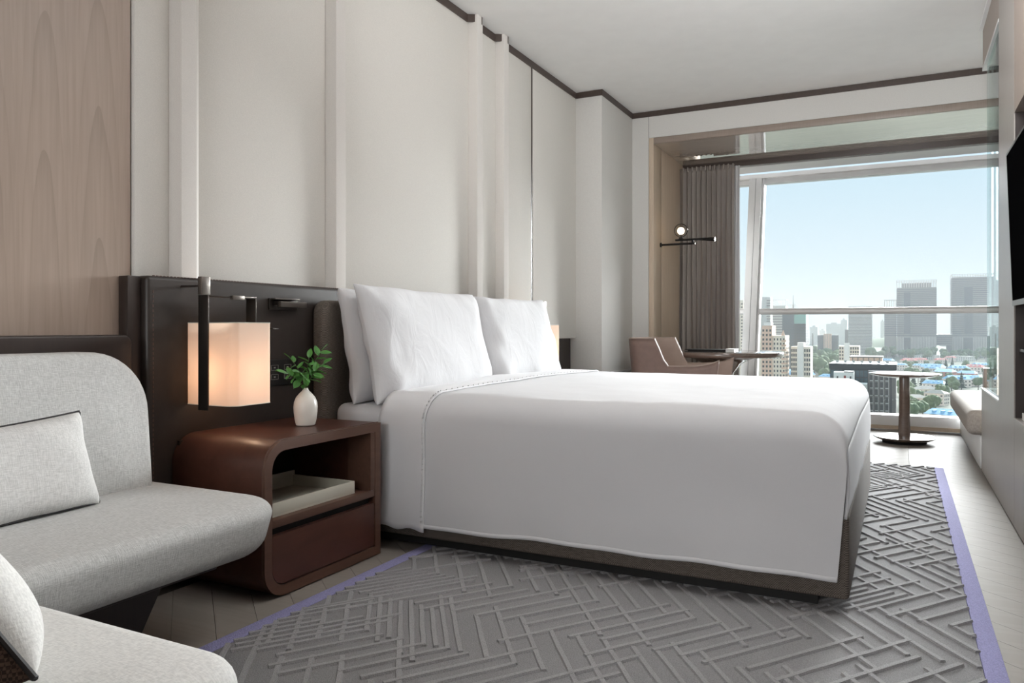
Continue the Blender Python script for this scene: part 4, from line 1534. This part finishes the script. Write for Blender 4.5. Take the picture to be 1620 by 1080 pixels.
MB().box((-57.4, 511, -10.9), (-53.6, 520, -8.4)).build('stair_head', 'white_render', c2, smooth=False)
stuff(win_grid(-61.2, -57.5, 510, 524, -53, -12, 14, 3, 4, 0.62, 0.62).build('windows', 'window_dark', c2, smooth=False))
stuff(win_grid(-53.5, -49.6, 510, 524, -53, -12, 14, 3, 0, 0.62, 0.62).build('windows', 'window_dark', c2, smooth=False))
c3 = thing('apartment_block', 'small cream apartment block rising behind the dark office roof', 'building', (-37, 706, GZ), 0, 'cream apartment blocks')
MB().box((-45.5, 699, GZ), (-30.0, 718, -14.5)).build('walls', 'cream', c3, smooth=False)
MB().box((-41.6, 697.8, GZ), (-37.2, 698.9, -12)).build('centre_strip', 'white_render', c3, smooth=False)
stuff(win_grid(-45.5, -41.7, 699, 718, -53, -15, 13, 2, 4, 0.6, 0.6).build('windows', 'window_dark', c3, smooth=False))
stuff(win_grid(-37.1, -30.0, 699, 718, -53, -15, 13, 4, 0, 0.66, 0.66).build('windows', 'window_dark', c3, smooth=False))

p1 = thing('office_tower', 'pale grey tower with a rounded shoulder behind the peach flats', 'building', (-159, 1055, GZ))
MB().soft(-159.5, 1055, 9.0, 14, [6, 1, 1, 6], GZ, 41, 0.6, nc=6, ne=2, ncap=2).build('walls', 'pale_office', p1)
stuff(bands(-168, -151, 1041.5, 1068, -50, 39, 26, 0.4, 0.3).build('floor_bands', 'tower', p1, smooth=False))
p2 = thing('office_tower', 'pale striped tower with an open roof frame beside the glass tower', 'building', (-150, 1112, GZ))
MB().box((-161, 1101, GZ), (-139, 1126, 31)).build('walls', 'pale_office', p2, smooth=False)
stuff(bands(-161, -139, 1101, 1126, -50, 30, 22, 0.4, 0.3).build('floor_bands', 'tower', p2, smooth=False))
stuff(crown_frame(-161, -139, 1101, 1126, 31, 39, 7, 0.5).build('crown', 'tower_pale', p2, smooth=False))
p3 = thing('office_tower', 'pale tower glimpsed between the curtain and the mullion', 'building', (-134, 728, GZ))
MB().box((-141, 717, GZ), (-127, 740, 26)).build('walls', 'cream', p3, smooth=False)
stuff(win_grid(-141, -127, 717, 740, -53, 24, 26, 5, 5, 0.5, 0.45).build('windows', 'mid', p3, smooth=False))
sl = thing('slab_block', 'grey slab block with a beige centre beyond the wooded belt', 'building', (-109, 1410, GZ))
MB().box((-125, 1402, GZ), (-93, 1420, -12)).build('walls', 'tower_dark', sl, smooth=False)
MB().box((-115, 1398, GZ), (-102.6, 1401.9, -9.5)).build('centre_bay', 'cream_pink', sl, smooth=False)
stuff(fins(-115, -102.6, 1398, GZ, -10, 5, 0.6, 0.4).build('centre_ribs', 'mid', sl, smooth=False))
for nm, x, y, w, z1 in (('distant tower in haze left of the taupe tower, widest of the faint ones', -192, 2706, 46, 13), ('faint distant tower in haze behind the chimney', -250, 2676, 24, 3),
                        ('faint distant tower rising just left of the taupe tower', -149, 2503, 17, 24), ('low faint distant block between chimney and slab block', -234, 2796, 19, -8),
                        ('narrow faint distant tower left of the twin towers', -48, 2667, 10, 21), ('low faint distant block seen between the twin towers', 117, 2638, 27, -35)):
    d_ = thing('distant_block', nm, 'building', (x, y, GZ))
    MB().box((x - w / 2, y, GZ), (x + w / 2, y + 20, z1)).build('walls', 'pale_office', d_, smooth=False)
    MB().box((x - w / 5, y + 4, z1), (x + w / 5, y + 14, z1 + 5)).build('roof_hut', 'pale_office', d_, smooth=False)
cm = tag(MB().cyl((-152, 1605, GZ), (-152, 1605, -10), 1.7, 1.1, 10).build('chimney', 'mid', origin=(-152, 1605, GZ)), 'thin lone chimney beyond the wooded belt', 'chimney')
hl = struct(MB().grid(lambda u, v: (-150 + 260 * u, 2400 + 300 * v, GZ + 26 * math.sin(PI * u) ** 0.8 * math.sin(PI * v) ** 0.7 + 0.01), 20, 10).build('hill', 'tree'))

# dark office with its white hut and gridded wing
of = thing('office_block', 'dark flat-roofed office block behind the bed corner with a gridded grey wing', 'building', (-14, 370, GZ))
MB().box((-27.0, 360, GZ), (-11.8, 385, -17.0)).build('glass_volume', 'office_dark', of, smooth=False)
MB().box((-27.4, 359.3, -17.0), (-1.0, 386, -14.6)).build('roof_slab', 'office_dark', of, smooth=False)
stuff(win_grid(-26.8, -12.0, 360, 385, -27, -17.2, 3, 9, 0, 0.82, 0.85, 0.15).build('glazing', 'office_glass', of, smooth=False))
MB().box((-11.7, 352, GZ), (-1.2, 384, -17.1)).build('wing', 'office', of, smooth=False)
wf = MB()
for k in range(11):
    for i in range(4):
        xa = -11.3 + i * 1.95
        za = -21.2 - k * 3.1
        wf.box((xa + 0.25, 351.9, za), (xa + 1.35, 352.06, za + 2.4))
stuff(wf.build('wing_windows', 'window_dark', of, smooth=False))
wf = MB()
for i in range(4):
    xa = -11.3 + i * 1.95
    for k in range(4):
        za = -27.0 - k * 9.3
        wf.box((xa + 1.36, 351.6, za), (xa + 1.52, 352.0, za + 8.6))
    for k in range(11):
        wf.box((xa + 0.25, 351.6, -21.3 - k * 3.1), (xa + 1.35, 351.95, -20.95 - k * 3.1))
stuff(wf.build('wing_mullions', 'pale_office', of, smooth=False))
MB().box((-3.4, 351.7, -54), (-2.9, 352.0, -17.2)).build('corner_strip', 'office_dark', of, smooth=False)
stuff(win_grid(-26, -3, 364, 384, -14.5, -13.2, 1, 7, 0, 0.35, 0.8, 0.5).build('roof_units', 'pale_office', of, smooth=False))
ht = thing('rooftop_hut', 'small white rooftop hut with a rust red door before the dark office', 'building', (-20.4, 346, -21))
MB().box((-24.6, 346.2, -40), (-16.9, 352, -17.6)).build('walls', 'white_render', ht, smooth=False)
MB().box((-20.7, 346.05, -21.4), (-19.9, 346.25, -19.0)).build('door', 'red_door', ht, smooth=False)
for xa in (-23.4, -18.4):
    MB().box((xa, 346.05, -20.4), (xa + 0.6, 346.25, -19.3)).build('window', 'window_dark', ht, smooth=False)
MB().box((-20.6, 346.1, -17.6), (-17.0, 352, -17.2)).build('roof_edge', 'window_dark', ht, smooth=False)
tn = thing('rooftop_terrace', 'pale flat terrace beside the white rooftop hut', 'building', (-13.5, 346, -30))
MB().box((-16.8, 345.0, -40), (-11.9, 351.5, -22.6)).build('walls', 'pale_office', tn, smooth=False)
MB().box((-16.8, 345.0, -22.5), (-11.9, 351.5, -22.1)).build('roof_edge', 'white_render', tn, smooth=False)
lb = thing('low_block', 'low beige flat-roofed block behind the dark office roof', 'building', (-19, 536, GZ))
MB().box((-28, 529, GZ), (-9.6, 548, -18)).build('walls', 'cream_pink', lb, smooth=False)
MB().box((-28.4, 528.4, -18), (-9.2, 548.6, -17.2)).build('roof_edge', 'mid', lb, smooth=False)
stuff(fins(-28, -9.6, 529, GZ, -18.1, 6, 0.5, 0.3).build('pilasters', 'mid', lb, smooth=False))
wb = thing('flat_roof_building', 'white flat-roofed building below the peach flats at the mullion', 'building', (-66, 440, GZ))
MB().box((-74, 440, GZ), (-56.5, 456, -28.5)).build('walls', 'white_render', wb, smooth=False)
MB().box((-72, 441, -28.4), (-57, 455, -27.6)).build('roof_plant', 'window_dark', wb, smooth=False)
stuff(win_grid(-74, -56.5, 440, 456, -40, -29.5, 3, 6, 0, 0.25, 0.4).build('windows', 'window_dark', wb, smooth=False))

# houses of the low estate
HOUSES = [('red', 12, 1270, 18.7), ('red', 28, 1299, 17.1), ('red', 82, 1094, 18.7), ('red', 55, 1312, 15.2), ('blue', 37, 1072, 23.3), ('blue', 23, 1110, 13.0), ('blue', 63, 1056, 19.7), ('blue', 94, 1162, 16.5), ('blue', 48, 831, 20.2), ('blue', 27, 757, 16.5), ('blue', 62, 855, 15.8), ('blue', 34, 1035, 13.6), ('blue', 1, 1115, 13.2), ('brick', 44, 947, 17.7), ('brick', 63, 924, 15.8), ('blue', 86, 902, 13.0), ('grey', 10, 588, 12.1), ('grey', 18, 674, 14.7), ('grey', 24, 633, 13.8), ('bigblue', 24, 517, 17.2), ('bigblue', 13, 480, 13.0), ('blue', -95, 844, 30.3), ('pale', -119, 790, 28.0), ('red', -141, 1332, 12.4), ('blue', -16, 1255, 16.8), ('red', 73, 1415, 14.2), ('pale', 42, 1507, 32.9), ('pale', 93, 1477, 31.7), ('blue', -62, 815, 15.3), ('blue', 64, 655, 18.3), ('grey', 46, 555, 15.8)]
HL = {'red': ('house', 'pale house with a coral red roof in the low estate beyond the window', 'red-roofed houses'),
      'blue': ('house', 'pale house with a light blue roof in the low estate beyond the window', 'blue-roofed houses'),
      'brick': ('house', 'pink brick terrace block in the middle of the low estate', 'pink brick blocks'),
      'grey': ('house', 'pale pink house with a hipped grey roof near the side table pillar', 'grey hipped houses'),
      'bigblue': ('house', 'large light blue roofed house just above the window sill', 'large blue roofs above the sill'),
      'pale': ('house', 'long pale flat-roofed block at the edge of the estate', 'pale flat blocks')}
random.seed(9)
for kind, x, y, w in HOUSES:
    nm, lab, grp = HL[kind]
    rz = R(random.choice((-24, -18, 14, 22, -30)))
    hs = thing(nm, lab, 'house', (x, y, GZ), rz, grp)
    dp = w * random.uniform(0.65, 0.85)
    hw = 5.2 if kind == 'bigblue' else (8.5 if kind in ('grey', 'brick') else 7.6)
    rh = 0.0 if kind in ('pale',) else w * 0.17
    wallm = {'brick': 'wall_brick', 'pale': 'white_render', 'grey': 'wall_pale'}.get(kind, 'wall_pale')
    roofm = {'red': 'roof_red', 'blue': 'roof_blue', 'bigblue': 'roof_blue', 'grey': 'roof_grey', 'brick': 'roof_blue', 'pale': 'roof_grey'}[kind]
    a, b = w / 2, dp / 2
    MB().box((-a, -b, 0), (a, b, hw)).build('walls', wallm, hs, smooth=False, local=True)
    e_ = 0.6
    if rh == 0:
        mb = MB().box((-a - 0.3, -b - 0.3, hw), (a + 0.3, b + 0.3, hw + 0.8))
    else:
        rl = a * 0.45 if kind == 'grey' else a * 0.82
        vs_ = [(-a - e_, -b - e_, hw), (a + e_, -b - e_, hw), (a + e_, b + e_, hw), (-a - e_, b + e_, hw), (-rl, 0, hw + rh), (rl, 0, hw + rh)]
        mb = MB().add(vs_, [(3, 2, 1, 0), (0, 1, 5, 4), (1, 2, 5), (2, 3, 4, 5), (3, 0, 4)])
    mb.build('roof', roofm, hs, smooth=False, local=True)
    if kind in ('blue', 'red', 'bigblue'):
        dm = MB()
        for sx in (-0.5, 0.05, 0.5):
            dm.box((a * sx - 0.9, -b * 0.75, hw + 0.2), (a * sx + 0.9, -b * 0.2, hw + rh * 0.72))
        stuff(dm.build('dormers', wallm if kind == 'red' else roofm, hs, smooth=False, local=True))
    stuff(win_grid(-a, a, -b, b, 0.6, hw - 0.3, max(2, int(hw / 2.8)), max(3, int(w / 3.2)), 3, 0.36, 0.45, 0.1).build('windows', 'window_dark', hs, smooth=False, local=True))

# trees
random.seed(21)


def crown_mb(n, r, seed):
    mb = MB()
    rs = random.Random(seed)
    for i in range(n):
        a, q = rs.uniform(0, 2 * PI), rs.uniform(0, 0.62)
        c = (r * q * math.cos(a), r * q * math.sin(a), r * rs.uniform(0.55, 1.45))
        b = bmesh.new()
        bmesh.ops.create_icosphere(b, subdivisions=2, radius=r * rs.uniform(0.42, 0.66))
        for v in b.verts:
            k = 1 + 0.30 * mnoise.noise(v.co * (2.2 / r * 1.6) + Vector((i, seed, 0)))
            v.co = v.co * k + Vector(c)
        mb.bm(b)
    return mb


protos = []
for k in range(3):
    t = thing('tree', 'x', 'tree', (0, 0, GZ))
    crown_mb(8, 5.0, k).map(lambda x, y, z: (x, y, z + 2.2)).build('crown', 'tree', t, local=True, angle=180)
    MB().cyl((0, 0, 0), (0, 0, 6), 0.45, 0.25, 7).build('trunk', 'trunk', t, local=True)
    protos.append([t, False])
tc = thing('tree', 'x', 'tree', (0, 0, GZ))
mb = MB()
for i in range(7):
    z = 2.0 + i * 2.0
    r = 4.0 * (1 - i / 7.6)
    ring_ = []
    mb.lathe([(r, z), (r * 0.55, z + 1.6), (0.05, z + 3.4)], (0, 0, 0), 9)
mb.map(lambda x, y, z: (x * (1 + 0.15 * mnoise.noise(Vector((x, y, z)))), y * (1 + 0.15 * mnoise.noise(Vector((y, x, z)))), z)).build('crown', 'conifer', tc, local=True, angle=180)
MB().cyl((0, 0, 0), (0, 0, 3.5), 0.4, 0.3, 7).build('trunk', 'trunk', tc, local=True)
conif = [tc, False]


def put_tree(pr, x, y, s, label, group):
    if pr[1]:
        t = copy_tree(pr[0])
    else:
        t = pr[0]
        pr[1] = True
    if pr is conif:
        conif_all.append(t)
    t.location = (x, y, GZ)
    t.scale = (s, s, s * random.uniform(0.9, 1.15))
    t.rotation_euler = (0, 0, random.uniform(0, 6.28))
    tag(t, label, 'tree', group)


conif_all = []
CON = [(54, 1142), (59, 1144), (50, 799), (19, 790), (11, 764), (33, 690)]
for x, y in CON:
    put_tree(conif, x, y, 1.0, 'dark pointed conifer standing between the houses of the low estate', 'conifers in the estate')
EST = [(8, 712), (17, 880), (13, 540), (17, 562), (9, 531), (7, 509), (20, 590), (39, 793), (41, 779), (38, 770), (42, 750), (67, 981), (9, 929), (6, 864), (63, 800), (29, 876), (4, 808), (30, 704), (13, 1138), (32, 1182), (48, 1139), (79, 1189), (84, 965), (7, 1226), (20, 1235), (14, 640), (4, 620), (29, 660), (8, 560), (3, 700), (34, 880), (46, 890), (54, 960), (16, 980), (26, 960)]
for x, y in EST:
    put_tree(random.choice(protos), x, y, random.uniform(0.75, 1.15), 'round green tree growing between the houses of the low estate', 'trees in the estate')
BELT = [(-100, 1050), (-90, 1016), (-113, 1470), (-95, 886), (-122, 1295), (-63, 1121), (-72, 1112), (-104, 1370), (-66, 886), (-76, 944), (-71, 1034), (-141, 1531), (-80, 1115), (-60, 900), (-79, 911), (-72, 852), (-91, 1367), (-131, 1308), (-66, 1145), (-93, 1245), (-95, 1170), (-92, 1027), (-67, 868), (-53, 838), (-101, 1333), (-64, 1052), (-94, 1334), (-138, 1487), (-93, 905), (-120, 1388), (-85, 925), (-86, 1222), (-52, 843), (-134, 1471), (-111, 1144), (-105, 1300), (-110, 1220), (-82, 990), (-78, 1180), (-70, 960)]
for x, y in BELT:
    put_tree(random.choice(protos), x, y, random.uniform(1.2, 2.0), 'muted green tree in the wooded belt left of the taupe tower', 'trees of the wooded belt')
B2 = [(-36, 1419), (17, 1423), (50, 1558), (87, 1555), (69, 1539), (42, 1490), (3, 1602), (40, 1536), (-42, 1484), (86, 1593), (99, 1634), (98, 1521), (6, 1555), (31, 1612), (30, 1526), (16, 1585), (70, 1508), (19, 1616), (-8, 1554), (109, 1652), (21, 1601), (130, 1624), (23, 1507), (0, 1620), (116, 1503), (-9, 1603), (120, 1559), (-21, 1593), (26, 1577), (42, 1588), (-43, 1396), (127, 1471), (41, 1437), (14, 1595), (136, 1600), (139, 1554), (137, 1499), (-43, 1448), (56, 1600), (64, 1455), (80, 1475), (-28, 1500), (-30, 1440), (104, 1590), (112, 1610)]
for x, y in B2:
    put_tree(random.choice(protos), x, y, random.uniform(1.1, 1.8), 'hazy green tree in the row at the foot of the twin towers', 'trees below the twin towers')

# keep the tree crowns clear of one another and of the houses
trees = [o for o in COL.objects if o.get('category') == 'tree']
solid = [(o.location.x, o.location.y, 0.86 * max(abs(c[0]) for ch in o.children if ch.name.startswith('walls') for c in ch.bound_box) * 1.5) for o in COL.objects if o.get('category') == 'house']
for it in range(40):
    for i, a in enumerate(trees):
        ra = (4.3 if a in conif_all else 5.6) * a.scale.x
        for b in trees[i + 1:]:
            rb = (4.3 if b in conif_all else 5.6) * b.scale.x
            dx_, dy_ = b.location.x - a.location.x, b.location.y - a.location.y
            d_ = math.hypot(dx_, dy_) or 0.1
            m_ = ra + rb - d_
            if m_ > 0:
                k_ = m_ / 2 / d_
                a.location.x -= dx_ * k_ * 0.5
                a.location.y -= dy_ * k_ * 1.2
                b.location.x += dx_ * k_ * 0.5
                b.location.y += dy_ * k_ * 1.2
        for hx_, hy_, hr_ in solid:
            dx_, dy_ = a.location.x - hx_, a.location.y - hy_
            d_ = math.hypot(dx_, dy_) or 0.1
            m_ = ra + hr_ - d_
            if m_ > 0:
                a.location.x += dx_ / d_ * m_ * 0.4
                a.location.y += dy_ / d_ * m_


def nth(n_):
    return '%d%s' % (n_, 'th' if 10 <= n_ % 100 <= 20 else {1: 'st', 2: 'nd', 3: 'rd'}.get(n_ % 10, 'th'))


for grp, text in (('trees below the twin towers', 'hazy green tree at the foot of the twin towers, %s from the left there'),
                  ('trees of the wooded belt', 'muted green tree in the wooded belt behind the cream flats, %s from the left there'),
                  ('trees in the estate', 'round green tree between the estate houses, %s from the left among them'),
                  ('conifers in the estate', 'dark pointed conifer between the estate houses, %s conifer from the left'),
                  ('blue-roofed houses', 'pale estate house with light blue roof, %s blue roof from the left'),
                  ('red-roofed houses', 'pale estate house with coral red roof, %s red roof from the left'),
                  ('pink brick blocks', 'pink brick terrace block in the estate, %s of the brick pair from the left'),
                  ('grey hipped houses', 'pale pink house with a hipped grey roof, %s of its kind from the left'),
                  ('large blue roofs above the sill', 'large light blue roofed house just above the sill, %s of the two from the left'),
                  ('pale flat blocks', 'long pale flat-roofed block at the estate edge, %s of its kind from the left')):
    mem = sorted([o for o in COL.objects if o.get('group') == grp], key=lambda o: o.location.x / o.location.y)
    for k_, o in enumerate(mem):
        o['label'] = text % nth(k_ + 1)

# haze lying over the city
hz = MB().box((-1590, 120, GZ - 0.5), (1590, 3300, 110)).build('haze', 'gap', smooth=False)
hm_ = bpy.data.materials.new('thin_city_haze')
hm_.use_nodes = True
n, l = hm_.node_tree.nodes, hm_.node_tree.links
n.clear()
o_ = n.new('ShaderNodeOutputMaterial')
v_ = n.new('ShaderNodeVolumeScatter')
v_.inputs['Color'].default_value = (0.97, 0.98, 1.0, 1)
v_.inputs['Density'].default_value = 0.00024
v_.inputs['Anisotropy'].default_value = -0.75
l.new(v_.outputs[0], o_.inputs['Volume'])
hz.data.materials.clear()
hz.data.materials.append(hm_)
tag(hz, 'thin pale haze lying over the distant city', 'haze')
stuff(hz)
